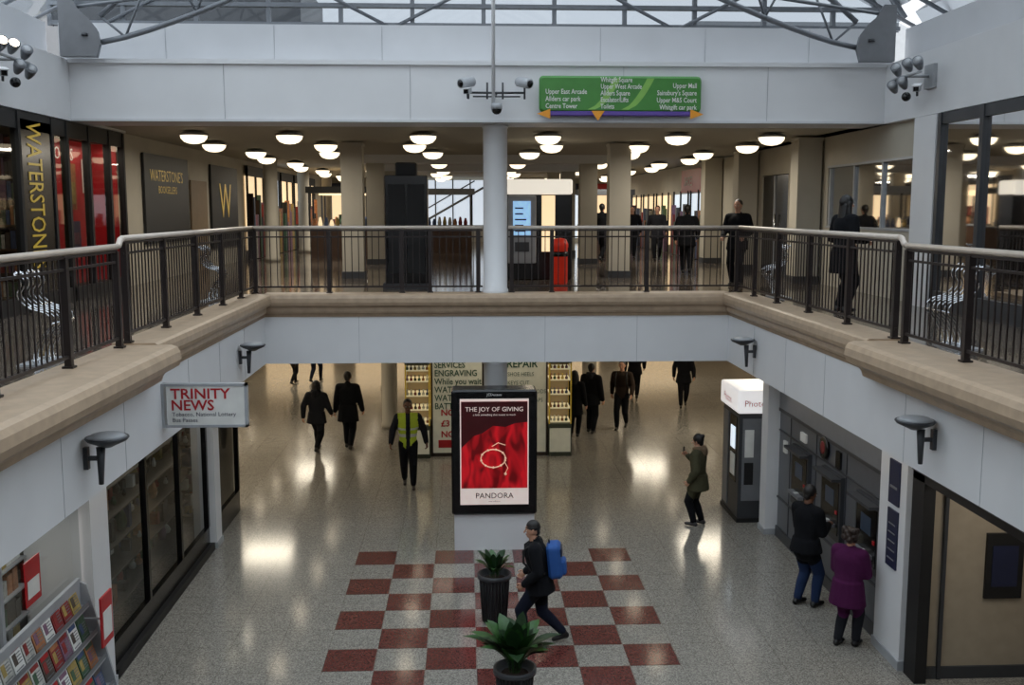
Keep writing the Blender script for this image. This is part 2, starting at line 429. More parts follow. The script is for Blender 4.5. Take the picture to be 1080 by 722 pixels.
HAIRK = mat('hair_black', (16,13,12), 0.5, bump=0.3, scale=60)
HAIRB = mat('hair_brown', (40,26,20), 0.5, bump=0.3, scale=60)
def cloth(n, c):
    m = mat(n, c, 0.95, bump=0.2, scale=40); m.node_tree.nodes['Principled BSDF'].inputs['Specular IOR Level'].default_value = 0.2; return m
CBLACK = cloth('cloth_black', (17,18,22)); CNAVY = cloth('cloth_navy', (22,26,40)); CDARK = cloth('cloth_charcoal', (31,32,37))
CJEAN = cloth('cloth_denim', (34,48,78)); COLIVE = cloth('cloth_olive', (70,68,50)); CPURP = cloth('cloth_purple', (72,24,64)); CBROWN = cloth('cloth_brown', (46,36,30))
HIVIS = mat('cloth_hivis', (166,182,44), 0.7, emit=0.04)
REFL = mat('reflective_tape', (190,190,185), 0.4)
FUR = mat('fur_trim', (104,86,66), 0.95, bump=0.6, scale=80)
SHOEK = mat('shoe_black', (14,13,13), 0.4)
SHOEB = mat('boot_grey', (54,52,54), 0.6)
BAGB = mat('bag_blue', (32,80,148), 0.7)

WALKA = dict(feet=((0.01,0.14),(-0.01,-0.16,0.035)), hands=((-0.16,-0.09,0.50),(0.16,0.13,0.52)), drop=0.015)
WALKB = dict(feet=((0.01,-0.14,0.03),(-0.01,0.13)), hands=((-0.16,0.12,0.52),(0.16,-0.08,0.50)), drop=0.012)

person('walking_man_with_backpack', (0.92,12.72,0), -82, 1.68, feet=((0.01,0.12),(-0.01,-0.19,0.03)), hands=((-0.13,0.10,0.52),(0.13,0.11,0.53)),
       lean=0.10, drop=0.02, top=CBLACK, legs=CNAVY, shoe=SHOEK, bulk=1.32, bag=BAGB, hem=0.42, vox=0.012, yaw=-8, hairc=HAIRK, hair='cap')
person('security_guard_in_hi_vis_vest', (-1.2,20.4,0), 176, 1.82, feet=((0.0,0.10),(-0.01,-0.14,0.02)), hands=((-0.20,0.04,0.52),(0.19,0.10,0.53)),
       top=CDARK, legs=CBLACK, shoe=SHOEK, vest=HIVIS, stripe=REFL, bulk=1.2, skin=SKIN2, nod=6)
person('pedestrian_walking', (-3.50,23.6,0), 12, 1.70, **WALKA, top=CDARK, legs=CBLACK, shoe=SHOEK, hem=0.40, bulk=1.3, hair='bob', hood=CDARK)
person('pedestrian_walking', (-2.80,23.85,0), 8, 1.85, feet=((0.01,0.08),(-0.01,-0.08,0.01)), hands=((-0.17,0.0,0.49),(0.17,0.06,0.5)), top=CBLACK, legs=CBLACK, shoe=SHOEK, hem=0.36, bulk=1.3)
person('woman_in_olive_coat', (4.10,17.6,0), -60, 1.66, feet=((0.0,0.02),(0.02,-0.03)), hands=((-0.15,0.05,0.52),(0.07,0.14,0.74)),
       top=COLIVE, legs=CBLACK, shoe=SHOEB, hood=FUR, hem=0.40, bulk=1.32, hairc=HAIRK, hair='bun', nod=10, phone=True, grip=0.8)
person('man_at_cash_machine', (4.78,13.82,0), 62, 1.76, feet=((0.0,-0.02),(0.02,0.05)), hands=((-0.06,0.17,0.66),(0.06,0.18,0.66)),
       top=CBLACK, legs=CJEAN, shoe=SHOEK, bulk=1.32, hem=0.46, skin=SKIN2, nod=14, lean=0.04)
person('woman_in_purple_coat', (4.88,12.46,0), 50, 1.56, feet=((0.0,-0.04),(0.01,0.05)), hands=((-0.07,0.16,0.68),(0.07,0.17,0.70)),
       top=CPURP, legs=CDARK, shoe=SHOEK, bulk=1.45, hem=0.36, hairc=HAIRB, hair='curly', nod=12, lean=0.05)
person('pedestrian_standing', (2.66,24.9,0), 20, 1.66, top=CBLACK, legs=CBLACK, shoe=SHOEK, hem=0.34, bulk=1.25, hair='long', vox=0.017)
person('pedestrian_standing', (3.12,25.3,0), 30, 1.78, feet=((0.0,0.05),(0.0,-0.05)), top=CBLACK, legs=CBLACK, shoe=SHOEK, hem=0.42, bulk=1.3, vox=0.017, hood=CDARK)
person('pedestrian_walking', (3.98,25.8,0), 200, 1.80, **WALKB, top=CBROWN, legs=CBLACK, shoe=SHOEK, bulk=1.2, vox=0.017, bag=CBLACK)
person('pedestrian_walking', (5.0,30.0,0), 10, 1.76, **WALKA, top=CBLACK, legs=CBLACK, shoe=SHOEK, hem=0.42, bulk=1.25, vox=0.018)
person('pedestrian_walking', (6.2,28.7,0), 190, 1.72, **WALKB, top=CBLACK, legs=CBLACK, shoe=SHOEK, hem=0.40, bulk=1.25, hair='long', vox=0.018, scarf=CBROWN)
person('pedestrian_walking', (-5.6,33.0,0), 20, 1.7, **WALKA, top=CBROWN, legs=CBLACK, shoe=SHOEK, hem=0.40, vox=0.018)
person('pedestrian_walking', (-4.95,33.4,0), 15, 1.75, **WALKB, top=CBLACK, legs=CNAVY, shoe=SHOEK, vox=0.018)
UZ = 4.12
person('woman_with_long_hair', (5.45,14.6,UZ), 75, 1.68, top=CBLACK, legs=CBLACK, shoe=SHOEK, hem=0.34, bulk=1.3, hair='long', hands=((-0.12,0.12,0.6),(0.12,0.12,0.62)))
person('pedestrian_standing', (5.30,19.9,UZ), 215, 1.68, top=CBLACK, legs=CBLACK, shoe=SHOEK, bulk=1.25, hem=0.42, hands=((-0.13,0.12,0.58),(0.13,0.13,0.58)), vox=0.016)
person('pedestrian_walking', (5.1,23.6,UZ), 10, 1.62, **WALKA, top=CBLACK, legs=CBLACK, shoe=SHOEK, bulk=1.25, hem=0.4, vox=0.018)
person('pedestrian_walking', (5.6,30.0,UZ), 190, 1.62, **WALKB, top=CDARK, legs=CBLACK, shoe=SHOEK, bulk=1.2, hem=0.4, vox=0.018)
person('pedestrian_walking', (5.1,31.5,UZ), 190, 1.62, **WALKA, top=CBLACK, legs=CBLACK, shoe=SHOEK, bulk=1.2, hem=0.4, vox=0.018)
person('pedestrian_walking', (3.9,29.5,UZ), 30, 1.68, **WALKA, top=CBLACK, legs=CBLACK, shoe=SHOEK, bulk=1.2, vox=0.018)

# ---------------------------------------------------------------- shell
FL = terrazzo('terrazzo_floor', (140,136,128), (112,109,103), (162,158,149), rough=0.14, scale=75)
FLR = terrazzo('terrazzo_red_tile', (94,50,46), (80,42,39), (110,64,58), rough=0.14, scale=75)
FLU = terrazzo('terrazzo_upper_floor', (100,90,80), (76,68,61), (124,112,100), rough=0.10)
MB('floor').box(-16,18,-6,50,-0.3,0,FL).build()
t = MB('floor_checker_tiles')
TS = 0.633
for r in range(10):
    for c in range(7):
        if (r+c) % 2 == 0:
            x = -1.80+c*TS; y = 16.42-r*TS
            t.box(x+0.004, x+TS-0.004, y-TS+0.004, y-0.004, 0.0, 0.003, FLR)
t.build()

LF, RF = -3.42, 4.52
def slab(name, x0, x1, y0, y1):
    MB(name).box(x0,x1,y0,y1,3.0,4.06,WHITE).box(x0,x1,y0,y1,4.06,4.12,FLU).build()
slab('floor_upper_left', -12, LF, -6, 17.42)
slab('floor_upper_right', RF, 12, -6, 17.42)
slab('floor_upper_back', -16, 18, 17.42, 50)
slab('floor_upper_front', LF, RF, -6, 1.2)

FARP = [(-0.36,4.12),(-0.36,4.19),(0.09,4.19),(0.125,4.17),(0.14,4.12),(0.14,4.05),(0.12,4.00),(0.07,3.975),(0.05,3.96),(0.05,3.90),(0.03,3.86),(0.0,3.86),(0.0,4.12)]
NEARP = [(-0.36,4.12),(-0.36,4.17),(0.27,4.17),(0.33,4.15),(0.36,4.10),(0.37,4.02),(0.34,3.95),(0.27,3.91),(0.20,3.88),(0.17,3.84),(0.15,3.78),(0.0,3.78),(0.0,4.12)]
YS = 11.0
t = MB('trim_ledge_left')
t.prism(FARP, lambda p, y: (LF+p[0], y, p[1]), YS, 17.42, STONE)
t.prism(NEARP, lambda p, y: (LF+p[0], y, p[1]), 1.2, YS, STONE)
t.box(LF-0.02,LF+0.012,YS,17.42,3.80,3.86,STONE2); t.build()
t = MB('trim_ledge_right')
t.prism(FARP, lambda p, y: (RF-p[0], y, p[1]), YS, 17.42, STONE)
t.prism(NEARP, lambda p, y: (RF-p[0], y, p[1]), 1.2, YS, STONE)
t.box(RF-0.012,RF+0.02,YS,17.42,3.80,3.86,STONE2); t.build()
t = MB('trim_ledge_back')
t.prism(FARP, lambda p, x: (x, 17.42-p[0], p[1]), LF, RF, STONE)
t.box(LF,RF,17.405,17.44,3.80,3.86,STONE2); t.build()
t = MB('trim_fascia_joints')
for k in range(1, 5):
    x = LF+k*(RF-LF)/5; t.box(x-0.003, x+0.003, 17.416, 17.43, 3.0, 3.80, LGREY)
for y in (12.6, 14.2, 15.8, 10.2, 8.6):
    t.box(LF-0.02, LF+0.003, y-0.003, y+0.003, 3.0, 3.78, LGREY); t.box(RF-0.003, RF+0.02, y-0.003, y+0.003, 3.0, 3.78, LGREY)
t.build()

def railing(name, p0, p1, zb, zh, posts):
    t = MB(name); p0 = Vector(p0); p1 = Vector(p1); L = (p1-p0).length; d = (p1-p0)/L
    ang = math.atan2(d.y, d.x)
    def bar(a, b, z0, z1, w, m):
        M = Matrix.Translation((p0.x, p0.y, 0)) @ Matrix.Rotation(ang, 4, 'Z')
        t.box(a, b, -w, w, z0, z1, m, M)
    bar(0, L, zb+0.09, zb+0.12, 0.015, RAIL)
    bar(0, L, zh-0.17, zh-0.145, 0.013, RAIL)
    bar(0, L, zh-0.06, zh-0.035, 0.018, RAIL)
    s = 0.06
    while s < L:
        bar(s-0.007, s+0.007, zb+0.12, zh-0.06, 0.007, RAIL); s += 0.115
    for q in posts:
        bar(q-0.032, q+0.032, zb, zh-0.045, 0.032, RAIL)
        bar(q-0.05, q+0.05, zb, zb+0.02, 0.05, RAIL)
        t.cyl((p0.x+d.x*q, p0.y+d.y*q, zh-0.05), 0.012, 0.04, RAIL, 10)
    t.tube([(p0.x,p0.y,zh), (p0.x+d.x*L/2,p0.y+d.y*L/2,zh), (p1.x,p1.y,zh)], 0.033, HAND, 10)
    return t
zb = 4.19; zh = 5.30
RL, RR, RB = -3.62, 4.72, 17.62
for nm, rx in (('railing_left', RL), ('railing_right', RR)):
    t = railing(nm, (rx,YS,0), (rx,RB-0.05,0), zb, zh, (0.04,1.45,2.9,4.35,5.6))
    t.tube([(rx,YS,zh),(rx,YS-0.05,zh-0.01),(rx,YS-0.12,zh-0.07),(rx,YS-0.18,zh-0.08)], 0.033, HAND, 10); t.build()
    railing(nm, (rx,1.5,0), (rx,YS-0.2,0), 4.17, zh-0.08, (1.5,3.2,4.9,6.4,7.9,9.27)).build()
railing('railing_back', (RL,RB,0), (0.28,RB,0), zb, zh, (0.03,1.28,2.52,3.0,3.82)).build()
railing('railing_back', (0.72,RB,0), (RR,RB,0), zb, zh, (0.06,0.75,2.4,3.97)).build()

def column(name, x, y, z0, z1, r, m=WHITE, sq=False):
    t = MB(name)
    if sq:
        t.box(x-r,x+r,y-r,y+r,z0,z1,m); t.box(x-r-0.02,x+r+0.02,y-r-0.02,y+r+0.02,z0,z0+0.15,DGREY); t.box(x-r-0.02,x+r+0.02,y-r-0.02,y+r+0.02,z1-0.06,z1,m)
    else:
        t.lathe([(r+0.02,0),(r+0.02,0.12),(r,0.14),(r,z1-z0-0.06),(r+0.015,z1-z0-0.05),(r+0.015,z1-z0)], (x,y,z0), m, 36)
    return t.build()
column('column', 0.50, 17.66, 4.12, 7.02, 0.205)
column('column', 0.50, 17.66, 0, 3.0, 0.205)
for i, y in enumerate((22.6, 28.3, 34.0, 39.7)):
    column('column', -2.45, y, 4.12, 7.02, 0.23, CREAM, True); column('column', 3.35, y, 4.12, 7.02, 0.23, CREAM, True)
for y in (30.0, 36.0, 42.0):
    column('column', -5.6, y, 4.12, 7.02, 0.2, CREAM)
for (x, y) in ((-2.0,26.2),(3.4,28.0),(-2.5,32),(8.0,24)):
    column('column', x, y, 0, 3.0, 0.2, CREAM)

UL, UR = -6.35, 6.98
t = MB('trim_atrium_beam_back')
t.box(UL,UR,17.15,18.1,7.02,7.98,WHITE); t.box(UL-0.4,UR+0.4,17.85,18.3,7.98,8.68,WHITE2)
t.box(UL,UR,17.10,17.2,7.93,8.0,WHITE); t.box(UL,UR,17.12,17.2,7.02,7.06,WHITE2)
for x in (-5.0,-3.2,-1.4,2.3,4.1,5.9): t.box(x-0.003,x+0.003,17.843,17.86,8.0,8.66,LGREY)
for x in (-3.9,-0.9,2.6,5.0): t.box(x-0.003,x+0.003,17.143,17.16,7.06,7.93,LGREY)
t.build()
MB('trim_atrium_beam_left').box(-9.3,UL,-6,17.15,7.02,7.98,WHITE).box(-9.3,UL,17.15,19.8,7.02,7.98,WHITE).box(-9,UL-0.6,-6,17.85,7.98,8.68,WHITE2).build()
MB('trim_atrium_beam_right').box(UR,9.6,-6,17.15,7.02,7.98,WHITE).box(UR,9.6,17.15,24.8,7.06,7.98,WHITE).box(UR+0.6,9.6,-6,17.85,7.98,8.68,WHITE2).build()
MB('ceiling_upper').box(-12,14,18.1,50,7.06,7.3,CEIL).box(-2.9,3.8,27.8,28.8,6.84,7.06,WHITE).box(-2.9,3.8,33.5,34.5,6.84,7.06,WHITE).build()
MB('ceiling_upper_front').box(-9,9.6,-6,0.5,7.1,7.3,WHITE).build()
MB('wall_front').box(-9,9.6,-6.3,-6,0,9,WHITE2).build()
MB('wall_upper_left').box(-7.0,-6.57,19.8,50,4.12,7.06,CREAM).build()
MB('wall_upper_return').box(-9.3,-7.0,19.8,20.0,4.12,7.02,CREAM).build()
MB('wall_upper_return').box(7.5,9.6,24.6,24.8,4.12,7.02,CREAM).build()
MB('wall_upper_right').box(7.12,7.5,15.95,16.15,4.12,7.02,CREAM).box(7.12,7.5,16.15,20.1,4.12,5.25,CREAM).box(7.12,7.5,16.15,20.1,6.45,7.02,CREAM).box(7.12,7.5,20.1,22.6,4.12,7.02,CREAM)\
    .box(7.12,7.5,22.6,24.6,6.4,7.02,CREAM).box(7.12,7.5,24.6,50,4.12,7.02,CREAM).build()
for y in (20.6, 25.1, 28.6): column('pilaster', 6.84, y, 4.12, 7.02, 0.24, CREAM, True)
MB('wall_upper_back').box(-12,14,48,48.3,4.12,7.06,CREAM).build()
MB('wall_lower_back').box(-16,18,46,46.3,0,3.0,CREAM).build()
MB('wall_lower_left').box(-10.3,-10,19.2,46,0,3.0,CREAM).box(-10,-4.4,19.0,19.2,0,3.0,CREAM).build()
MB('wall_lower_right').box(12,12.3,19.4,46,0,3.0,CREAM).box(5.6,12,19.2,19.4,0,3.0,CREAM).build()
MB('wall_outer_left').box(-9.3,-9,-6,19.8,0,7.02,BLACKM).build()
MB('wall_outer_right').box(9.3,9.6,-6,24.6,0,7.02,BLACKM).build()

t = MB('ceiling_bowl_lamps')
def bowl(x, y):
    t.lathe([(0.02,-0.16),(0.10,-0.15),(0.18,-0.12),(0.235,-0.06),(0.25,0.0)], (x,y,6.98), BOWL, 20)
    t.lathe([(0.255,-0.01),(0.27,0.0),(0.27,0.02),(0.2,0.05),(0.06,0.08)], (x,y,6.98), LGREY, 20)
XL = (-5.07,-3.3,-0.8,1.56,4.04,5.85)
for i, y in enumerate((19.7,22.5,25.4,28.3,31.2,34.1,37.0,39.9,42.8,45.7)):
    for j, x in enumerate(XL):
        if i % 2 == 1: x = x+(0.3 if j % 2 else -0.3)
        if abs(y-28.3) < 0.6 and -2.9 < x < 3.8: continue
        if abs(y-34.1) < 0.6 and -2.9 < x < 3.8: continue
        bowl(x, y)
t.build()
def area(name, loc, size, e, col=(1,0.92,0.79), sy=None, rot=(0,0,0)):
    l = bpy.data.lights.new(name, 'AREA'); l.energy = e; l.color = col; l.shape = 'RECTANGLE'; l.size = size; l.size_y = sy or size
    o = bpy.data.objects.new(name, l); scene.collection.objects.link(o); o.location = loc; o.rotation_euler = rot
    return o
for y in (21, 28, 36, 44):
    for x in (-4.0, 4.8):
        area('ceiling_lamp_light', (x,y,6.78), 1.0, 75)
t = MB('ceiling_downlights')
for y in np.arange(18.6, 42, 2.6):
    for x in np.arange(-8.4, 11, 2.4):
        t.lathe([(0.16,-0.02),(0.15,0.0)], (x,y,2.99), DISC, 16); t.lathe([(0.19,-0.012),(0.19,0.0)], (x,y,2.995), LGREY, 16)
t.build()
for y in (19.5, 25, 33):
    for x in (-5, 6):
        area('downlight_light', (x,y,2.93), 1.2, 55, (1,0.89,0.70))
for x in (-3.9,4.95):
    area('soffit_light', (x,13,2.96), 0.3, 12, (1,0.95,0.86), 6.0)

# ---------------------------------------------------------------- roof
t = MB('roof_glazing_gable')
for x in np.arange(-7.0, 7.6, 1.22): t.box(x-0.035,x+0.035,18.15,18.25,8.68,13,STEEL)
for z in (8.70, 9.02, 9.9, 10.9): t.box(-7.0,7.6,18.13,18.25,z,z+0.07,STEEL)
for x in (-6.1,-1.2,3.7):
    t.tube([(x,18.12,8.7),(x+2.4,18.12,9.9)], 0.03, STEEL); t.tube([(x+4.8,18.12,8.7),(x+2.4,18.12,9.9)], 0.03, STEEL)
t.paneY(18.2,-7.0,7.6,8.68,13,GABGL); t.build()
t = MB('roof_glazing')
ZR = 12.6; ZE = 8.7; XC = 0.3
for y in np.arange(-6, 18.2, 1.2):
    t.tube([(-7.3,y,ZE),(XC,y,ZR)], 0.035, STEEL, 6); t.tube([(7.9,y,ZE),(XC,y,ZR)], 0.035, STEEL, 6)
for k in range(7):
    f = k/6
    t.tube([(-7.3+f*(XC+7.3),-6,ZE+f*(ZR-ZE)),(-7.3+f*(XC+7.3),18.2,ZE+f*(ZR-ZE))], 0.035, STEEL, 6)
    t.tube([(7.9+f*(XC-7.9),-6,ZE+f*(ZR-ZE)),(7.9+f*(XC-7.9),18.2,ZE+f*(ZR-ZE))], 0.035, STEEL, 6)
t.add([(-7.3,-6,ZE),(-7.3,18.2,ZE),(XC,18.2,ZR),(XC,-6,ZR)], [(0,1,2,3)], ROOFGL); t.add([(7.9,-6,ZE),(7.9,18.2,ZE),(XC,18.2,ZR),(XC,-6,ZR)], [(0,1,2,3)], ROOFGL)
t.build()
def truss(y):
    t = MB('roof_truss')
    for sx, xe in ((-1,UL+0.62),(1,UR-0.62)):
        bot = []; topc = []
        for k in range(17):
            f = k/16
            bx = xe+(XC-xe)*f
            bot.append((bx, y, 8.22+2.6*(f**1.25)))
            topc.append((bx, y, 8.62+2.9*(f**0.8)))
        t.tube(bot, 0.045, STEEL, 8); t.tube(topc, 0.045, STEEL, 8)
        for k in range(1, 16, 3):
            t.tube([bot[k], topc[k-1]], 0.02, STEEL, 6); t.tube([bot[k], topc[k+1]], 0.02, STEEL, 6)
        s = -sx
        prof = [(0,0),(0.54,0),(0.60,0.2),(0.56,0.40),(0.44,0.56),(0.30,0.68),(0.20,0.86),(0.0,0.86)]
        x0 = UL if sx < 0 else UR
        t.prism(prof, lambda p, yy: (x0+s*p[0], yy, 7.99+p[1]), y-0.07, y+0.07, STEEL)
        t.prism(prof, lambda p, yy: (x0+s*(p[0]*1.05), yy, 7.99+p[1]*1.04), y-0.09, y-0.075, GREY)
        t.cyl((x0+s*0.4, y-0.1, 8.3), 0.05, 0.04, DGREY, 12)
        t.tube([(x0+s*0.2,y,8.75),(x0+s*3.4,y-0.8,9.0),(x0+s*5.0,y-1.2,9.3)], 0.03, STEEL, 6)
    t.build()
truss(16.9); truss(11.5); truss(6.0)
MB('roof_outside_building').box(-14,-4,26,30,7.3,11.2,GREY).box(6,16,28,32,7.3,10.6,LGREY).build()

# ---------------------------------------------------------------- signs
t = MB('hanging_direction_sign')
t.rbox(1.20,3.86,16.98,17.08,7.18,7.76,SIGNGREEN,0.07)
t.rbox(1.28,3.78,16.985,17.07,7.12,7.20,mat('sign_purple',(92,70,150),0.5),0.03)
for off in (0.0, 0.55):
    pts = []
    for k in range(9):
        f = k/8; pts.append((2.05+off+0.42*f**0.6, 7.22+0.50*f))
    vs = [(x-0.06,16.976,z) for x, z in pts]+[(x+0.06,16.976,z) for x, z in pts]
    t.add(vs, [(i,i+9,i+10,i+1) for i in range(8)], SIGNLG)
ORN = mat('sign_orange', (226,150,40), 0.5)
for x, d in ((1.28,-1),(3.78,1)):
    t.add([(x-d*0.10,16.97,7.23),(x-d*0.10,16.97,7.07),(x+d*0.12,16.97,7.15)], [(0,1,2)], ORN)
t.add([(2.05,16.97,7.20),(2.27,16.97,7.20),(2.16,16.97,7.04)], [(0,1,2)], ORN)
def lines(t, ls, size, x, y, z, m, align='LEFT', dz=None, **k):
    for i, l in enumerate(ls): t.text(l, size, (x,y,z-i*(dz or size*1.15)), m, align=align, **k)
lines(t, ['Upper East Arcade','Allders car park','Centre Tower'], 0.11, 1.30, 16.972, 7.47, PAPERW, sx=0.80, dz=0.115, bold=0.001)
lines(t, ['Whitgift Square','Upper West Arcade','Allders Square','Escalator/Lifts','Toilets'], 0.11, 2.20, 16.970, 7.66, PAPERW, 'LEFT', 0.106, sx=0.74, bold=0.001)
lines(t, ['Upper Mall',"Sainsbury's Square",'Upper M&S Court','Whitgift car park'], 0.11, 3.78, 16.972, 7.57, PAPERW, 'RIGHT', 0.115, sx=0.80, bold=0.001)
t.box(1.5,1.53,17.06,17.14,7.4,7.5,STEEL); t.box(3.5,3.53,17.06,17.14,7.4,7.5,STEEL)
t.build()

def cam_unit(t, p, az, L=0.2, m=LGREY):
    M = Matrix.Translation(p) @ Matrix.Rotation(az, 4, 'Z') @ Matrix.Rotation(math.radians(12), 4, 'Y')
    t.box(-0.03,L,-0.045,0.045,-0.04,0.04,m,M); t.box(-0.05,L+0.05,-0.055,0.055,0.04,0.055,WHITE,M)
    t.box(L,L+0.01,-0.035,0.035,-0.03,0.03,BLACK,M); t.box(0.03,0.06,-0.015,0.015,-0.12,-0.04,DGREY,M)
t = MB('security_camera_cluster')
t.tube([(0.45,16.8,7.28),(0.45,16.8,12.4)], 0.03, WHITE, 10)
t.tube([(0.05,16.8,7.46),(0.95,16.8,7.46)], 0.018, DGREY); t.tube([(0.12,16.8,7.40),(0.88,16.8,7.40)], 0.012, DGREY)
for x in (0.05,0.35,0.6,0.95): t.tube([(x,16.8,7.36),(x,16.8,7.62)], 0.016, DGREY)
t.tube([(0.5,17.09,7.46),(0.5,16.8,7.46)], 0.02, DGREY)
for x, az in ((0.06,225),(0.90,-50)):
    M = Matrix.Translation((x,16.75,7.62)) @ Matrix.Rotation(math.radians(az), 4, 'Z') @ Matrix.Rotation(math.radians(102), 4, 'Y')
    t.lathe([(0.05,-0.1),(0.075,-0.08),(0.08,0.16),(0.075,0.20)], (0,0,0), LGREY, 16, M); t.lathe([(0.06,0.2),(0.05,0.21)], (0,0,0), BLACK, 16, M)
cam_unit(t, (0.05,16.7,7.48), math.radians(250), 0.12)
t.cyl((0.5,16.78,7.20), 0.09, 0.09, LGREY, 20); t.sphere((0.5,16.78,7.20), 0.085, BLACK); t.build()
LAMPW = mat('spot_lens', (255,236,205), 0.4, emit=14, ecol=(255,232,200))
def spot_cluster(x, y, s, lit):
    t = MB('wall_spotlight_cluster')
    t.box(min(x,x+s*0.06),max(x,x+s*0.06),y-0.15,y+0.15,7.4,7.75,LGREY); t.tube([(x+s*0.02,y,7.58),(x+s*0.4,y,7.58)], 0.025, LGREY)
    t.tube([(x+s*0.4,y-0.5,7.58),(x+s*0.4,y+0.45,7.58)], 0.02, LGREY)
    for k, (dy, dz) in enumerate(((-0.45,0.1),(-0.1,0.12),(0.3,0.1),(0.05,-0.12),(0.4,-0.14))):
        M = Matrix.Translation((x+s*0.42,y+dy,7.6+dz)) @ Matrix.Rotation(s*math.radians(40), 4, 'Z') @ Matrix.Rotation(math.radians(60), 4, 'X')
        t.lathe([(0.035,-0.12),(0.05,-0.08),(0.07,0.0),(0.08,0.08),(0.075,0.09)], (0,0,0), STEEL, 16, M)
        t.lathe([(0.068,0.088),(0.02,0.10)], (0,0,0), LAMPW if (lit and k < 2) else LGREY, 16, M)
    cam_unit(t, (x+s*0.35,y-0.3,7.38), math.radians(-60 if s > 0 else -120)); t.sphere((x+s*0.3,y+0.2,7.30), 0.07, BLACK)
    t.build()
spot_cluster(UL, 14.2, 1, True); spot_cluster(UR, 15.4, -1, False)

t = MB('projecting_shop_sign')
t.box(-3.36,-2.50,11.46,11.52,3.20,3.64,PAPERW); t.box(-3.39,-2.47,11.45,11.53,3.17,3.20,LGREY); t.box(-3.39,-2.47,11.45,11.53,3.64,3.67,LGREY)
t.box(-3.42,-3.39,11.44,11.54,3.17,3.67,LGREY); t.box(-2.5,-2.47,11.45,11.53,3.17,3.67,LGREY)
t.text('TRINITY', 0.165, (-3.32,11.455,3.50), RED, sx=1.08, bold=0.003); t.text('NEWS', 0.165, (-3.32,11.455,3.37), RED, sx=1.05, bold=0.003)
t.text('Tobacco, National Lottery', 0.066, (-3.31,11.455,3.30), NAVY); t.text('Bus Passes', 0.066, (-3.31,11.455,3.235), NAVY); t.build()

def sconce(x, y, s):
    t = MB('wall_uplighter')
    t.box(min(x,x+s*0.04), max(x,x+s*0.04), y-0.03, y+0.03, 3.3, 3.5, DGREY)
    t.tube([(x+s*0.14,y,3.16),(x+s*0.15,y,3.5)], [0.022,0.04], DGREY, 12); t.box(min(x,x+s*0.15),max(x,x+s*0.15),y-0.015,y+0.015,3.38,3.42,DGREY)
    t.lathe([(0.04,0),(0.08,0.02),(0.17,0.06),(0.19,0.085),(0.185,0.095),(0.03,0.09)], (x+s*0.21,y,3.50), DGREY, 28)
    t.lathe([(0.17,0.0),(0.13,0.025),(0.02,0.035)], (x+s*0.21,y,3.595), LGREY, 24); t.build()
sconce(LF, 9.1, 1); sconce(LF, 15.4, 1); sconce(RF, 15.7, -1); sconce(RF, 9.5, -1)

# ---------------------------------------------------------------- advert stand
t = MB('advertising_display_stand')
t.box(-0.22,1.10,16.42,16.78,0.0,0.64,WHITE); t.box(-0.20,1.08,16.44,16.76,0.0,0.02,DGREY)
t.rbox(-0.26,1.14,16.36,16.84,0.62,2.70,BLACK,0.05)
def postermat():
    m = bpy.data.materials.new('poster_red_print'); m.use_nodes = True; nt = m.node_tree; N = nt.nodes; L = nt.links; b = N['Principled BSDF']
    tc = N.new('ShaderNodeTexCoord'); mp = N.new('ShaderNodeMapping'); mp.inputs['Rotation'].default_value = (0, math.radians(25), 0)
    mp.inputs['Scale'].default_value = (1.0, 1.0, 0.35)
    nz = N.new('ShaderNodeTexNoise'); nz.inputs['Scale'].default_value = 7; nz.inputs['Detail'].default_value = 1; nz.inputs['Distortion'].default_value = 0.6
    L.new(tc.outputs['Object'], mp.inputs[0]); L.new(mp.outputs[0], nz.inputs['Vector'])
    r = N.new('ShaderNodeValToRGB'); r.color_ramp.elements[0].position = 0.36; r.color_ramp.elements[1].position = 0.62
    r.color_ramp.elements[0].color = lin((92,8,12))+(1,); r.color_ramp.elements[1].color = lin((186,22,32))+(1,)
    L.new(nz.outputs['Fac'], r.inputs['Fac']); L.new(r.outputs['Color'], b.inputs['Base Color']); L.new(r.outputs['Color'], b.inputs['Emission Color'])
    b.inputs['Emission Strength'].default_value = 0.45; b.inputs['Roughness'].default_value = 0.3; m.cycles.emission_sampling = 'NONE'
    return m
PRED = postermat(); PDARK = mat('poster_dark_red', (52,8,12), 0.4, emit=0.3, var=0.4, scale=4); PW = mat('poster_cream', (232,214,206), 0.4, emit=0.35); PG = mat('poster_gold', (236,190,160), 0.3, emit=0.35)
t.box(-0.12,1.00,16.34,16.37,0.80,2.56,PW)
t.box(-0.10,0.98,16.33,16.35,1.08,2.52,PRED)
t.add([(-0.10,16.328,2.52),(-0.10,16.328,1.75),(0.10,16.328,1.95),(0.25,16.328,2.0),(0.42,16.328,2.12),(0.62,16.328,2.10),(0.78,16.328,2.16),(0.98,16.328,2.18),(0.98,16.328,2.52)], [(0,1,2,3,4,5,6,7,8)], PDARK)
for cx, cz, r in ((0.02,1.95,0.11),(0.04,1.60,0.12),(0.02,1.28,0.10),(0.18,1.80,0.08),(0.10,1.42,0.06)):
    t.lathe([(0.001,-0.01),(r*0.7,-0.008),(r,0)], (0,0,0), PDARK, 20, Matrix.Translation((cx,16.335,cz)) @ Matrix.Rotation(pi/2, 4, 'X'))
ring = [(0.42+0.20*math.cos(a), 16.31, 1.58+0.15*math.sin(a)) for a in np.linspace(0, 2*pi, 28, endpoint=False)]
t.tube(ring, 0.010, PG, 6, closed=True)
for k in range(0, 28, 3): t.sphere(ring[k], 0.020, PG, 8)
t.tube([(0.60,16.315,1.53),(0.66,16.315,1.42),(0.62,16.315,1.34)], 0.007, PG, 6); t.sphere((0.62,16.315,1.32), 0.024, PG, 8)
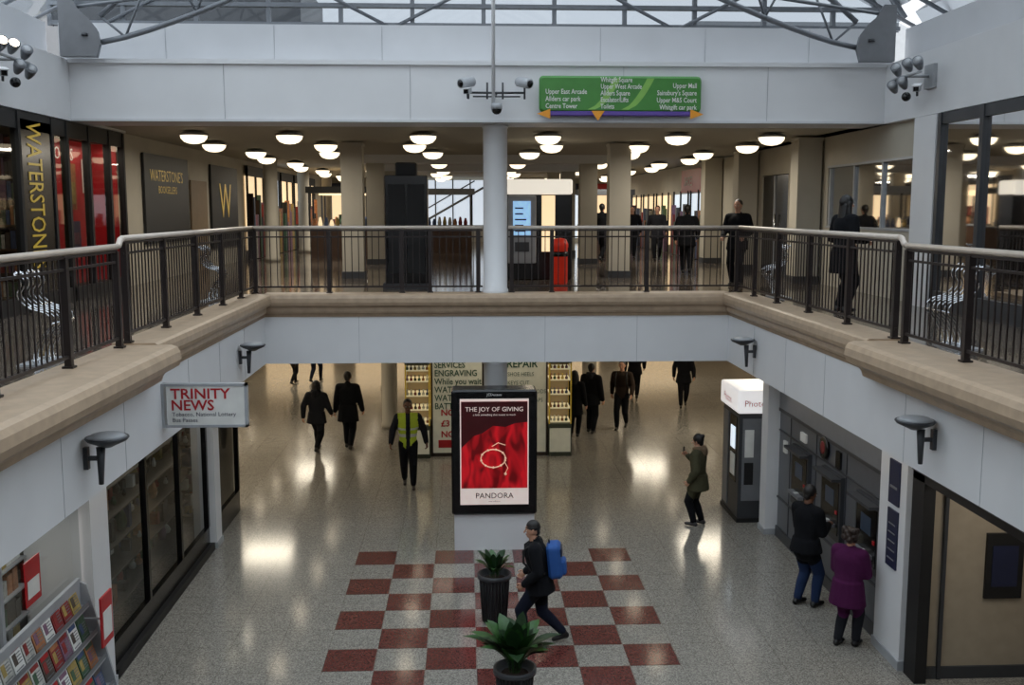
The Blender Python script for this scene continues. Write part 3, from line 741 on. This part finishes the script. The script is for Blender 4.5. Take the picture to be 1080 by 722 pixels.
t.tube([(0.40,16.315,1.78),(0.5,16.315,1.84),(0.62,16.315,1.8)], 0.008, PG, 6)
t.text('THE JOY OF GIVING', 0.105, (0.44,16.322,2.36), PW, align='CENTER'); t.text('a little something that means so much', 0.045, (0.44,16.322,2.29), PW, align='CENTER')
t.text('PANDORA', 0.13, (0.44,16.332,0.91), BLACK, align='CENTER'); t.text('xmas collection', 0.03, (0.44,16.332,0.85), BLACK, align='CENTER')
t.text('JCDecaux', 0.06, (0.44,16.352,2.61), PAPERW, align='CENTER')
t.build()

LEAFM = [mat('leaf_dark', (24,50,22), 0.4, var=0.2, scale=20), mat('leaf_mid', (42,80,32), 0.4, var=0.2, scale=20)]
def planter(x, y, n, lmax):
    t = MB('potted_peace_lily')
    t.lathe([(0.15,0),(0.16,0.02),(0.20,0.62),(0.235,0.63),(0.235,0.69),(0.21,0.69),(0.20,0.62),(0.02,0.62)], (x,y,0), DGREY, 28)
    for k in range(28):
        a = 2*pi*k/28; t.tube([(x+0.162*math.cos(a),y+0.162*math.sin(a),0.02),(x+0.202*math.cos(a),y+0.202*math.sin(a),0.62)], 0.009, BLACKM, 5)
    t.lathe([(0.20,0),(0.05,0.03)], (x,y,0.61), CBROWN, 16)
    for k in range(n):
        az = k*2.39996+random.uniform(-0.3,0.3); ln = lmax*random.uniform(0.6,1.0); w = ln*0.24; out = random.uniform(0.15,1.0)
        bx, by = x+0.06*math.cos(az), y+0.06*math.sin(az)
        vs = []; n_ = 10
        for i in range(n_+1):
            f = i/n_; r = ln*out*(0.15*f+0.6*f*f); z = 0.63+ln*(1.05*f-0.55*out*f*f)
            wd = 0.006 if f < 0.3 else w*math.sin(pi*min(1,(f-0.3)/0.7))**0.8+0.003
            cx, cy = bx+r*math.cos(az), by+r*math.sin(az); sx, sy = -math.sin(az), math.cos(az)
            vs += [(cx+sx*wd*0.5, cy+sy*wd*0.5, z+wd*0.12), (cx, cy, z), (cx-sx*wd*0.5, cy-sy*wd*0.5, z+wd*0.12)]
        fs = []
        for i in range(n_):
            for j in range(2): a = i*3+j; fs.append((a,a+1,a+4,a+3))
        t.add(vs, fs, LEAFM[k % 2], True)
    t.build()
planter(0.36,13.45,30,0.48); planter(0.50,10.55,64,0.74)

# ---------------------------------------------------------------- ATM wall (right)
X = 5.36
PAN = mat('atm_wall_panel', (94,96,102), 0.35, 0.2, var=0.04); PAN2 = mat('atm_wall_panel_light', (122,125,131), 0.35, 0.2, var=0.04)
t = MB('cash_machine_wall')
t.box(X,X+0.3,12.55,17.0,0,3.0,PAN)
t.box(X-0.02,X,12.55,17.0,2.25,2.9,PAN2); t.box(X-0.03,X,12.55,17.0,2.20,2.25,DGREY); t.box(X-0.03,X,12.55,17.0,0,0.18,DGREY)
t.box(X-0.02,X,12.55,17.0,1.86,1.88,DGREY); t.box(X-0.02,X,12.55,17.0,0.68,0.71,DGREY); t.box(X-0.04,X,12.55,17.0,2.88,2.92,DGREY)
for y in (12.6,13.9,15.15,16.4): t.box(X-0.012,X,y-0.006,y+0.006,0.18,2.9,DGREY)
SCR = mat('atm_screen', (46,56,70), 0.3, emit=0.15)
for y in (12.98, 14.35, 15.75):
    t.box(X-0.06,X,y-0.40,y+0.40,0.85,1.82,DGREY); t.box(X-0.07,X-0.05,y-0.34,y+0.34,0.95,1.72,BLACK)
    t.box(X-0.075,X-0.06,y-0.17,y+0.17,1.34,1.58,SCR); t.box(X-0.16,X-0.05,y-0.26,y+0.26,1.05,1.10,GREY)
    for a in range(3):
        for b in range(4): t.box(X-0.14+b*0.02,X-0.127+b*0.02,y-0.04+a*0.03,y-0.02+a*0.03,1.10,1.108,PAPERW)
    t.box(X-0.08,X-0.06,y-0.31,y-0.25,1.26,1.31,RED); t.box(X-0.20,X-0.05,y-0.40,y+0.40,1.76,1.80,DGREY)
M = Matrix.Translation((X-0.03,14.75,2.08)) @ Matrix.Rotation(-pi/2, 4, 'Y')
t.lathe([(0.17,-0.02),(0.17,0.02),(0.15,0.03)], (0,0,0), BLACK, 28, M); t.lathe([(0.10,0.03),(0.08,0.036)], (0,0,0), mat('logo_dark_red',(110,24,28),0.5), 24, M)
t.box(X-0.035,X,14.1,14.27,1.9,2.15,BLACK); t.box(X-0.035,X,15.6,15.85,1.94,2.08,PAPERW); t.box(X-0.035,X,16.55,16.7,1.55,1.75,PAPERW)
t.build()
t = MB('pillar_with_notices')
t.box(5.26,5.6,11.72,12.5,0,3.0,WHITE); t.box(5.24,5.62,11.70,12.52,0,0.12,LGREY)
t.box(5.24,5.26,11.9,12.2,2.0,2.55,NAVY); t.box(5.24,5.26,11.9,12.2,1.2,1.93,NAVY)
for k in range(5): t.box(5.235,5.24,11.95,12.15,1.3+k*0.11,1.315+k*0.11,GREY)
t.box(5.235,5.24,11.95,12.15,2.2,2.23,GREY); t.build()
t = MB('pillar_lower_right'); t.box(5.16,5.46,17.05,17.40,0,3.0,WHITE); t.box(5.14,5.48,17.03,17.42,0,0.1,LGREY); t.build()
BEIGE = mat('shop_beige',(156,144,126),0.7)
t = MB('shopfront_right')
t.box(5.30,5.44,4,11.66,2.45,2.98,BLACKM); t.box(5.28,5.30,4,11.66,2.55,2.62,DGREY); t.box(5.30,5.44,11.35,11.66,0,2.6,BLACKM)
t.box(6.9,7.0,4,11.6,0,2.98,BEIGE); t.box(5.44,6.9,11.5,11.6,0,2.98,BEIGE); t.box(5.44,6.9,11.47,11.5,0,0.15,DGREY)
t.box(5.62,5.66,11.45,11.5,0,2.4,DGREY)
t.box(6.15,6.6,11.46,11.5,1.0,1.8,BLACKM); t.box(6.22,6.53,11.45,11.46,1.15,1.65,NAVY)
for k in range(12): t.box(5.27,5.285,9.0+k*0.2,9.1+k*0.2,2.66,2.72,GREY)
t.build(); area('shop_light', (6.1,10.2,2.9), 0.4, 16, (1,0.94,0.84), 1.6)

t = MB('photo_booth')
t.rbox(4.86,5.56,17.75,18.9,0.0,2.12,DGREY,0.03); t.box(4.84,5.3,17.72,18.9,0,0.08,BLACKM)
LB = mat('booth_header', (236,234,234), 0.4, emit=0.6)
t.rbox(4.81,5.56,17.70,18.95,2.0,2.42,LB,0.04); t.text('Photos', 0.20, (4.805,18.7,2.12), RED, xd=(0,-1,0)); t.text('Photo', 0.16, (4.92,17.695,2.13), RED)
t.box(4.85,4.865,17.9,18.35,0.7,1.9,BLACK); t.box(4.84,4.855,17.98,18.27,1.3,1.7,COOLLIT); t.box(4.84,4.855,18.45,18.8,0.15,1.9,GREY); t.box(4.84,4.855,17.98,18.27,0.8,1.2,PAPERW)
t.box(4.92,5.5,17.735,17.75,0.4,1.9,GREY); t.box(4.96,5.12,17.72,17.74,1.2,1.7,PAPERW); t.box(4.96,5.12,17.72,17.74,0.7,1.1,BLACKM); t.build()

# ---------------------------------------------------------------- left shops lower
X = -4.30
GOODS = [mat('goods_%d' % i, c, 0.5, var=0.25, scale=14) for i, c in enumerate(((136,46,44),(168,146,84),(64,82,118),(188,188,182),(62,92,70),(126,92,114),(168,112,74),(78,70,64)))]
SB = mat('shelf_back',(66,60,54),0.7); SBD = mat('shelf_board',(96,90,82),0.6)
t = MB('shopfront_left')
def frame(y0, y1):
    t.box(X-0.05,X+0.03,y0,y1,0,0.40,BLACK); t.box(X-0.05,X+0.03,y0,y1,2.78,2.99,BLACK)
    n = max(1, round((y1-y0)/1.65))
    for k in range(n+1):
        y = y0+(y1-y0)*k/n; t.box(X-0.05,X+0.03,y-0.04,y+0.04,0.4,2.8,BLACK)
    t.paneX(X-0.01,y0,y1,0.4,2.8,GLASS)
frame(11.9,16.62); t.box(X,X+0.10,11.9,16.66,0,0.12,BLACKM); t.build()
t = MB('shopfront_left'); frame(17.2,18.9); t.build()
t = MB('shop_display_shelves')
t.box(-5.5,-5.45,11.9,18.95,0,2.95,SB)
for z in (0.42,0.86,1.26,1.66,2.06,2.42):
    t.box(-5.45,-4.60,11.95,16.6,z-0.02,z,SBD); t.box(-5.45,-4.60,17.2,18.9,z-0.02,z,SBD)
    y = 11.98
    while y < 18.7:
        if 16.4 < y < 17.2: y = 17.25
        w = random.uniform(0.05,0.16); h = random.uniform(0.10,0.32); xx = random.uniform(-4.95,-4.65)
        g = random.choice(GOODS+[PAPERW,DGREY,DGREY])
        k = random.random()
        if k < 0.4: t.box(xx-0.12,xx,y,y+w,z,z+h,g)
        elif k < 0.8: t.lathe([(w*0.35,0),(w*0.5,h*0.4),(w*0.3,h*0.8),(w*0.15,h)], (xx-0.08,y+w/2,z), g, 10)
        else: t.sphere((xx-0.08,y+w/2,z+w*0.4), (w*0.4,w*0.4,w*0.42), g, 10); t.sphere((xx-0.08,y+w/2,z+w*0.95), w*0.25, g, 10)
        y += w+random.uniform(0.01,0.08)
t.build(); area('shop_light', (-4.5,14.2,2.9), 0.25, 16, (1,0.95,0.85), 4.4, rot=(0,math.radians(-15),0))
t = MB('pillar_lower_left'); t.box(-4.55,-4.18,16.72,17.08,0,3.0,WHITE); t.box(-4.57,-4.16,16.70,17.10,0,0.1,LGREY); t.build()
t = MB('pillar_lower_left'); t.box(-4.95,-4.20,11.25,11.8,0,3.0,WHITE); t.box(-4.97,-4.18,11.23,11.82,0,0.1,LGREY); t.build()
t = MB('newsagent_front')
t.box(X-0.06,X+0.02,6,11.2,2.42,2.95,mat('sign_blue',(50,84,136),0.4)); t.box(X+0.02,X+0.025,6,11.16,2.46,2.80,PAPERW)
t.text('National Lottery   Classic Cards', 0.24, (X+0.03,7.75,2.55), mat('text_blue',(30,62,120),0.5), xd=(0,1,0), bold=0.004)
t.paneX(X-0.01,6,11.2,0.1,2.42,GLASS); t.box(X-0.03,X+0.02,9.2,9.26,0,2.42,LGREY); t.box(X-0.03,X+0.02,6,11.2,0,0.1,LGREY)
t.box(X,X+0.01,9.75,10.1,1.75,2.2,RED); t.box(X+0.01,X+0.014,9.79,10.06,1.82,2.0,PAPERW)
t.box(-5.3,-5.2,6,11.2,0,2.9,LGREY)
for k in range(7):
    z = 0.2+k*0.32; t.box(-5.2,-4.9,6,11.2,z-0.02,z,LGREY); y = 7.8
    while y < 11.0:
        w = random.uniform(0.1,0.2); t.box(-5.1,-4.95,y,y+w,z,z+random.uniform(0.15,0.26),random.choice(GOODS+[PAPERW])); y += w+0.02
t.build(); area('shop_light', (-4.6,9.5,2.38), 0.3, 14, (1,0.97,0.92), 2.6)
t = MB('magazine_rack')
t.box(-4.27,-4.23,8.2,10.95,0.0,1.62,LGREY); t.box(-4.27,-3.86,8.2,8.23,0,0.9,LGREY)
t.add([(-4.27,10.93,0),(-3.84,10.93,0),(-3.84,10.93,0.2),(-4.16,10.93,1.55),(-4.27,10.93,1.6),(-4.27,10.96,0),(-3.84,10.96,0),(-3.84,10.96,0.2),(-4.16,10.96,1.55),(-4.27,10.96,1.6)],
      [(0,1,2,3,4),(9,8,7,6,5),(1,6,7,2),(2,7,8,3),(3,8,9,4)], LGREY)
for k in range(5):
    z = 0.12+k*0.30; x0 = -3.84-k*0.075
    t.box(x0-0.09,x0,8.2,10.95,z-0.02,z,LGREY); t.box(x0-0.005,x0,8.2,10.95,z,z+0.05,GREY)
    y = 8.25
    while y < 10.75:
        M = Matrix.Translation((x0-0.04,y,z)) @ Matrix.Rotation(math.radians(-16), 4, 'Y')
        t.box(-0.006,0.006,0,0.21,0,0.28,random.choice(GOODS[3:4]+[PAPERW,PAPERW,PAPERW]+GOODS),M); t.box(0.006,0.009,0.02,0.19,0.21,0.26,random.choice(GOODS+[RED]),M)
        t.box(0.006,0.009,0.03,0.10,0.08,0.19,random.choice(GOODS),M)
        for q in range(4): t.box(0.006,0.008,0.11,0.19,0.08+q*0.03,0.09+q*0.03,GREY,M)
        t.box(0.006,0.008,0.03,0.18,0.03,0.04,GREY,M)
        y += 0.235
t.box(-3.92,-3.90,10.62,10.95,0.95,1.50,RED); t.box(-3.90,-3.895,10.66,10.91,1.03,1.33,PAPERW); t.box(-4.23,-3.92,10.8,10.82,1.2,1.22,LGREY)
t.build()

# ---------------------------------------------------------------- repair kiosk
t = MB('repair_and_engraving_kiosk')
KP = mat('kiosk_panel_cream', (206,204,184), 0.5, emit=0.10); KG = mat('kiosk_text_green', (40,76,52), 0.5); KD = mat('kiosk_dark_wood', (48,38,30), 0.5)
t.box(-0.78,0.34,23.0,23.1,0.05,2.6,KP); t.box(0.86,1.80,23.0,23.1,0.05,2.6,KP); t.box(0.34,0.86,23.05,23.1,0,2.6,KD)
t.box(-0.82,-0.78,22.98,23.12,0,2.6,KD); t.box(1.8,1.84,22.98,23.12,0,2.6,KD); t.box(-0.8,1.82,22.98,23.1,0,0.08,KD)
lines(t, ['SERVICES','ENGRAVING','While you wait','WATCH REPAIR','WATCH','BATTERY'], 0.20, -0.74, 22.985, 2.05, KG, dz=0.19, bold=0.003, sx=0.86)
for k, s in enumerate(('NOW','£3','NOW')): t.text(s, 0.2, (-0.60,22.98,0.95-0.25*k), RED, bold=0.006)
t.box(-0.66,-0.1,22.985,22.995,0.2,0.38,RED)
t.text('REPAIR', 0.25, (0.90,22.985,2.05), KG, bold=0.005, sx=0.9)
lines(t, ['SHOE HEELS','KEYS CUT','LEATHER GOODS','WATCH STRAPS','REPAIRED','CLEANED'], 0.13, 0.92, 22.985, 1.85, KG, dz=0.2, sx=0.85)
CG = mat('cabinet_green',(60,66,52),0.5); SL = mat('shelf_lit',(250,232,190),0.4,emit=0.5)
def cabinet(x0, x1, y0, y1):
    t.box(x0,x1,y0,y1,0,0.75,CG); t.box(x0,x1,y0,y1,2.15,2.6,CG); t.box(x0+0.02,x1-0.02,y0-0.01,y0,0.1,0.65,KP)
    for x in (x0,x1-0.03):
        for y in (y0,y1-0.03): t.box(x,x+0.03,y,y+0.03,0.75,2.15,GOLD)
    for z in (0.78,1.1,1.42,1.75,2.0):
        t.box(x0+0.02,x1-0.02,y0+0.02,y1-0.05,z,z+0.02,SL)
        for k in range(int((x1-x0)/0.09)):
            xx = x0+0.05+k*0.09; t.lathe([(0.03,0),(0.035,0.05),(0.01,0.08),(0.02,0.14)], (xx,y0+0.12,z+0.012), random.choice(GOODS+[GOLD,PAPERW,CHROME]), 8)
    t.paneY(y0+0.005,x0,x1,0.75,2.15,GLASS); t.box(x0+0.02,x1-0.02,y1-0.05,y1-0.03,0.75,2.15,mat('cabinet_lining',(150,130,100),0.6,emit=0.15))
cabinet(-1.40,-0.84,22.8,23.6); cabinet(1.86,2.38,22.9,23.6)
t.box(-1.4,-1.36,23.6,24.3,0,2.6,KD); t.box(2.2,2.24,23.6,24.3,0,2.6,KD); t.box(-1.4,2.24,24.26,24.3,0,2.6,KD)
t.build(); area('kiosk_light', (0.5,22.5,2.9), 2.6, 10, (1,0.88,0.70), 0.3)

t = MB('shop_windows_lower_far')
for y in (22, 26, 30, 34, 38):
    t.box(-9.99,-9.94,y,y+3,0.3,2.6,WARMLIT); t.box(11.94,11.99,y,y+3,0.3,2.6,WARMLIT)
    for yy in (y,y+1.5,y+2.95): t.box(-9.94,-9.88,yy,yy+0.06,0,2.8,BLACKM); t.box(11.88,11.94,yy,yy+0.06,0,2.8,BLACKM)
for x in range(-9, 11, 4):
    t.box(x,x+3,45.9,45.97,0.3,2.6,WARMLIT)
t.build()

# ---------------------------------------------------------------- upper left bookshop
X = UL-0.02
t = MB('bookshop_front')
t.box(X-0.1,X,6,19.7,6.75,7.01,BLACKM); t.box(X-0.1,X+0.02,6,19.7,4.12,4.35,BLACKM)
for y in (9.0,11.0,13.0,14.2,15.15,16.35,16.95,17.9,18.9,19.65): t.box(X-0.1,X+0.02,y-0.04,y+0.04,4.12,7.0,BLACKM)
t.box(X-0.1,X,15.15,16.35,4.2,6.9,BLACK); t.text('WATERSTONES', 0.34, (X+0.01,15.42,6.88), GOLD, xd=(0,0,-1), yd=(0,1,0), sy=2.1, sx=0.90, bold=0.002)
t.paneX(X-0.035,6,15.15,4.3,6.8,GLASS); t.paneX(X-0.035,16.35,19.65,4.3,6.8,GLASS)
RW = mat('display_red_glow', (150,20,26), 0.5, emit=0.3, var=0.2, scale=3)  # slight emission in the red stands in for light falling on the display wall
t.box(X-0.6,X-0.55,16.35,19.65,4.3,6.8,RW); t.box(X-0.6,X-0.12,19.6,19.64,4.3,6.8,RW); t.box(X-0.54,X-0.5,16.4,16.9,4.3,6.8,mat('display_yellow',(200,160,60),0.5,emit=0.4,var=0.5,scale=8))
for (y, z, w, h, m) in ((17.1,5.9,0.5,0.7,GOODS[7]),(17.1,5.0,0.5,0.7,PAPERW),(18.1,5.6,0.5,0.8,GOODS[6]),(19.0,5.9,0.4,0.6,PAPERW),(18.1,4.9,0.6,0.5,GOODS[2])):
    t.box(X-0.54,X-0.50,y,y+w,z,z+h,m); t.box(X-0.50,X-0.49,y+0.08,y+w-0.08,z+0.1,z+h*0.6,random.choice(GOODS))
t.text('BOOKS', 0.3, (X-0.49,17.5,6.45), PAPERW, xd=(0,1,0))
SW = mat('shelf_wood',(80,60,44),0.6)
t.box(X-1.2,X-1.15,6,19.7,4.12,6.95,SW); t.box(X-1.2,X-0.12,15.9,15.95,4.12,6.95,SW)
for k in range(7):
    z = 4.3+k*0.36; t.box(X-1.15,X-0.9,6,15.9,z-0.03,z,SW); y = 8.0
    while y < 15.8:
        w = random.uniform(0.03,0.12); t.box(X-1.1,X-0.93,y,y+w,z,z+random.uniform(0.2,0.3),random.choice(GOODS)); y += w+0.01
    y0 = X-1.1
    while y0 < X-0.25:
        w = random.uniform(0.03,0.1); t.box(y0,y0+w,15.7,15.88,z,z+random.uniform(0.2,0.3),random.choice(GOODS)); y0 += w+0.01
    t.box(X-1.1,X-0.15,15.65,15.9,z-0.03,z,SW)
t.build(); area('shop_light', (X-0.45,12.3,6.7), 0.3, 22, (1,0.88,0.7), 5.0); area('shop_light', (X-0.28,18.0,6.72), 0.25, 16, (1,0.88,0.7), 3.0)
t = MB('bookshop_wall_signs')
XW = -6.55
WS = mat('sign_dark_slate',(36,38,40),0.5)
t.box(XW,XW+0.05,21.3,24.6,4.9,6.75,WS); t.text("WATERSTONE'S", 0.34, (XW+0.06,21.65,6.2), GOLD, xd=(0,1,0), sx=1.0); t.text('BOOKSELLERS', 0.22, (XW+0.06,22.2,5.95), GOLD, xd=(0,1,0))
t.box(XW,XW+0.05,26.8,29.8,4.6,6.75,WS); t.text('W', 1.3, (XW+0.06,27.6,5.4), GOLD, xd=(0,1,0))
t.box(XW,XW+0.03,24.9,26.4,4.12,6.3,mat('wall_panel_tan',(140,120,96),0.6))
t.build()
t = MB('shopfront_upper_left_far')
for y in (31.0,33.8,36.6,39.4,42.2):
    t.box(XW,XW+0.04,y,y+2.5,4.4,6.6,WARMLIT if y != 33.8 else COOLLIT)
    for q in (y,y+1.25,y+2.44): t.box(XW+0.04,XW+0.1,q,q+0.06,4.12,6.8,BLACKM)
    t.box(XW+0.02,XW+0.1,y,y+2.5,6.6,6.9,BLACKM)
    for k in range(10): t.box(XW+0.05,XW+0.2,y+0.1+k*0.23,y+0.25+k*0.23,4.14,4.4+random.uniform(0.5,1.7),random.choice(GOODS+[BLACKM,GREY,CBROWN]))
t.build()

t = MB('window_upper_right')
X = UR
for y in (9,10.6,12.2,13.8,15.05): t.box(X-0.02,X+0.1,y-0.05,y+0.05,4.12,7.01,DGREY)
t.box(X,X+0.1,6,15.1,6.85,7.01,DGREY); t.box(X-0.02,X+0.1,6,15.1,4.12,4.4,DGREY)
t.paneX(X+0.04,6,15.1,4.4,6.85,DGLASS); t.box(X+1.3,X+1.35,6,17.5,4.12,7.0,mat('dark_interior',(50,50,53),0.7))
for k in range(5): t.box(X+0.9,X+1.2,8+k*1.4,8.9+k*1.4,4.12,5.2+0.2*(k%2),GOODS[7])
t.build()
MB('pillar_upper_right').box(6.96,7.3,15.15,15.9,4.12,7.01,WHITE).build()
t = MB('window_1')
t.paneX(7.18,16.15,20.1,5.25,6.45,DGLASS)
for y in (16.2,17.5,18.8,20.05): t.box(7.14,7.22,y-0.03,y+0.03,5.25,6.45,LGREY)
for z in (5.25,6.41): t.box(7.10,7.22,16.15,20.1,z,z+0.04,LGREY)
t.build()
MB('wall_shop_interior_right').box(8.6,8.7,17.6,24.6,4.12,7.0,BEIGE).build()
t = MB('door_1'); t.box(7.14,7.22,22.65,24.55,4.12,6.38,BLACK); t.box(7.11,7.15,23.57,23.63,4.12,6.38,LGREY); t.tube([(7.08,23.4,4.9),(7.08,23.4,5.5)], 0.02, CHROME); t.build()
t = MB('shopfront_upper_right_far')
XR = 7.10
t.box(XR-0.08,XR,29.4,33.5,6.15,6.85,RED); t.text('SHOES', 0.4, (XR-0.09,33.0,6.35), PAPERW, xd=(0,-1,0))
for y in (29.8,32.4,35.6,38.4,41.2,44):
    t.box(XR-0.05,XR,y,y+2.3,4.4,6.1,WARMLIT if y > 33 else COOLLIT)
    for q in (y,y+1.15,y+2.24): t.box(XR-0.1,XR-0.05,q,q+0.06,4.12,6.2,BLACKM)
    for k in range(9): t.box(XR-0.2,XR-0.06,y+0.1+k*0.23,y+0.25+k*0.23,4.14,4.4+random.uniform(0.5,1.4),random.choice(GOODS+[BLACKM,GREY,CBROWN]))
t.build()
t = MB('shopfront_upper_far')
SKYW = mat('daylight_window', (214,226,240), 0.5, emit=0.8)
t.box(-2.2,1.0,47.8,47.95,4.9,6.95,SKYW)
for x in (-2.2,-1.4,-0.6,0.2,1.0): t.box(x-0.03,x+0.03,47.7,47.8,4.12,7.0,GREY)
t.tube([(-2.2,47.0,4.9),(0.8,47.0,6.6)], 0.05, GREY); t.tube([(-2.2,47.0,5.4),(0.4,47.0,6.9)], 0.03, GREY)
for x, m in ((-6.4,WARMLIT),(-4.4,COOLLIT),(1.6,WARMLIT),(3.6,COOLLIT),(5.2,WARMLIT)):
    t.box(x,x+1.6,47.85,47.95,4.3,6.3,m); t.box(x-0.05,x+1.65,47.7,47.95,6.3,6.8,random.choice([BLACKM,RED,NAVY])); t.box(x+0.82,x+0.88,47.7,47.9,4.12,6.3,BLACKM)
    for k in range(5): t.box(x+0.05+k*0.28,x+0.22+k*0.28,47.3,47.6,4.14,4.4+random.uniform(0.4,1.2),random.choice(GOODS+[BLACKM,GREY]))
t.build()
def stall(x, y, w, sign):
    t = MB('market_stall')
    t.box(x-w/2,x+w/2,y-0.4,y+0.4,UZ,UZ+0.9,mat('stall_wood',(82,58,42),0.6)); t.box(x-w/2-0.05,x+w/2+0.05,y-0.45,y+0.45,UZ+0.9,UZ+0.95,LGREY)
    for sx in (-1,1):
        for sy in (-0.4,0.4): t.box(x+sx*w/2-0.03,x+sx*w/2+0.03,y+sy-0.03,y+sy+0.03,UZ+0.9,UZ+2.0,DGREY)
    t.box(x-w/2-0.1,x+w/2+0.1,y-0.5,y+0.5,UZ+2.0,UZ+2.2,sign)
    for k in range(int(w/0.18)): t.lathe([(0.06,0),(0.07,0.1),(0.03,0.2+0.1*random.random())], (x-w/2+0.12+k*0.18,y-0.2,UZ+0.95), random.choice(GOODS+[WARMLIT]), 8)
    t.build()
stall(-4.0,33,1.8,DGREY); stall(-4.2,38,2.0,WARMLIT); stall(-0.6,36,1.6,LGREY); stall(1.4,31.5,1.4,LGREY); stall(5.0,37,1.8,DGREY)

t = MB('black_display_tower')
t.rbox(-1.52,-0.72,19.4,19.95,UZ,UZ+2.12,BLACK,0.03); t.rbox(-1.32,-0.92,19.45,19.9,UZ+2.1,UZ+2.36,BLACKM,0.04); t.box(-1.57,-0.67,19.35,20.0,UZ,UZ+0.1,DGREY)
t.box(-1.46,-1.14,19.385,19.4,UZ+0.3,UZ+1.95,BLACKM); t.box(-1.10,-0.78,19.385,19.4,UZ+0.3,UZ+1.95,BLACKM); t.build()
t = MB('information_kiosk')
t.rbox(0.85,2.25,21.8,22.4,UZ,UZ+1.82,BLACK,0.04); t.rbox(0.85,2.25,21.75,22.45,UZ+1.80,UZ+2.12,mat('kiosk_header',(235,228,214),0.4,emit=0.8),0.05)
t.rbox(0.88,1.48,21.74,21.80,UZ+0.35,UZ+1.78,LGREY,0.03); t.box(0.99,1.36,21.72,21.745,UZ+0.95,UZ+1.66,mat('kiosk_screen',(150,195,235),0.3,emit=0.8,var=0.3,scale=9))
for k in range(5): t.box(1.03,1.03+random.uniform(0.15,0.3),21.715,21.722,UZ+1.02+k*0.12,UZ+1.05+k*0.12,NAVY)
t.box(1.03,1.33,21.73,21.745,UZ+0.6,UZ+0.8,DGREY); t.box(1.60,1.88,21.76,21.81,UZ+0.6,UZ+1.78,WARMLIT); t.build()
t = MB('litter_bin')
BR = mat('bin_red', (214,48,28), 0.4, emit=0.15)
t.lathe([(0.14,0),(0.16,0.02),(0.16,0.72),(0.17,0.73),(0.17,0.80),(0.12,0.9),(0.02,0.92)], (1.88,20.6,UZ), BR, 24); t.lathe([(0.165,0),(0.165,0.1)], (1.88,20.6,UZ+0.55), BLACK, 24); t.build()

def perch(x, y, s):
    t = MB('chrome_wire_seat')
    prof = [(0.05,0.0),(0.03,0.12),(0.10,0.28),(0.20,0.40),(0.16,0.50),(0.0,0.56),(-0.08,0.68),(-0.02,0.80),(-0.10,0.90)]
    pts = []
    for i in range(len(prof)-1):
        p0 = prof[max(0,i-1)]; p1 = prof[i]; p2 = prof[i+1]; p3 = prof[min(len(prof)-1,i+2)]
        for k in range(4):
            u = k/4
            pts.append(tuple(0.5*((2*p1[j])+(-p0[j]+p2[j])*u+(2*p0[j]-5*p1[j]+4*p2[j]-p3[j])*u*u+(-p0[j]+3*p1[j]-3*p2[j]+p3[j])*u**3) for j in (0,1)))
    pts.append(prof[-1])
    for k in range(7):
        yy = y-0.27+k*0.09; t.tube([(x+s*p[0], yy+0.06*math.sin(p[1]*5), UZ+p[1]) for p in pts], 0.009, CHROME, 6)
    for p in (pts[2], pts[12], pts[20], pts[-2]):
        t.tube([(x+s*p[0], y-0.29+0.06*math.sin(p[1]*5), UZ+p[1]), (x+s*p[0], y+0.29+0.06*math.sin(p[1]*5), UZ+p[1])], 0.011, CHROME, 6)
    t.box(x-0.12,x+0.16,y-0.3,y+0.3,UZ,UZ+0.02,LGREY); t.build()
perch(-4.15,10.1,1); perch(-4.2,17.0,1); perch(5.3,10.8,-1); perch(5.3,17.2,-1)

# ---------------------------------------------------------------- world + camera
w = bpy.data.worlds.new('overcast_sky'); scene.world = w; w.use_nodes = True
bg = w.node_tree.nodes['Background']; bg.inputs[0].default_value = (0.94,0.97,1.0,1); bg.inputs[1].default_value = 2.7
cam = bpy.data.cameras.new('camera'); co = bpy.data.objects.new('camera', cam); scene.collection.objects.link(co)
co.location = (0,0,5.6); co.rotation_euler = (math.radians(90-7.38),0,math.radians(-2.55)); cam.lens = 36; cam.sensor_width = 36
cam.clip_end = 200
scene.camera = co
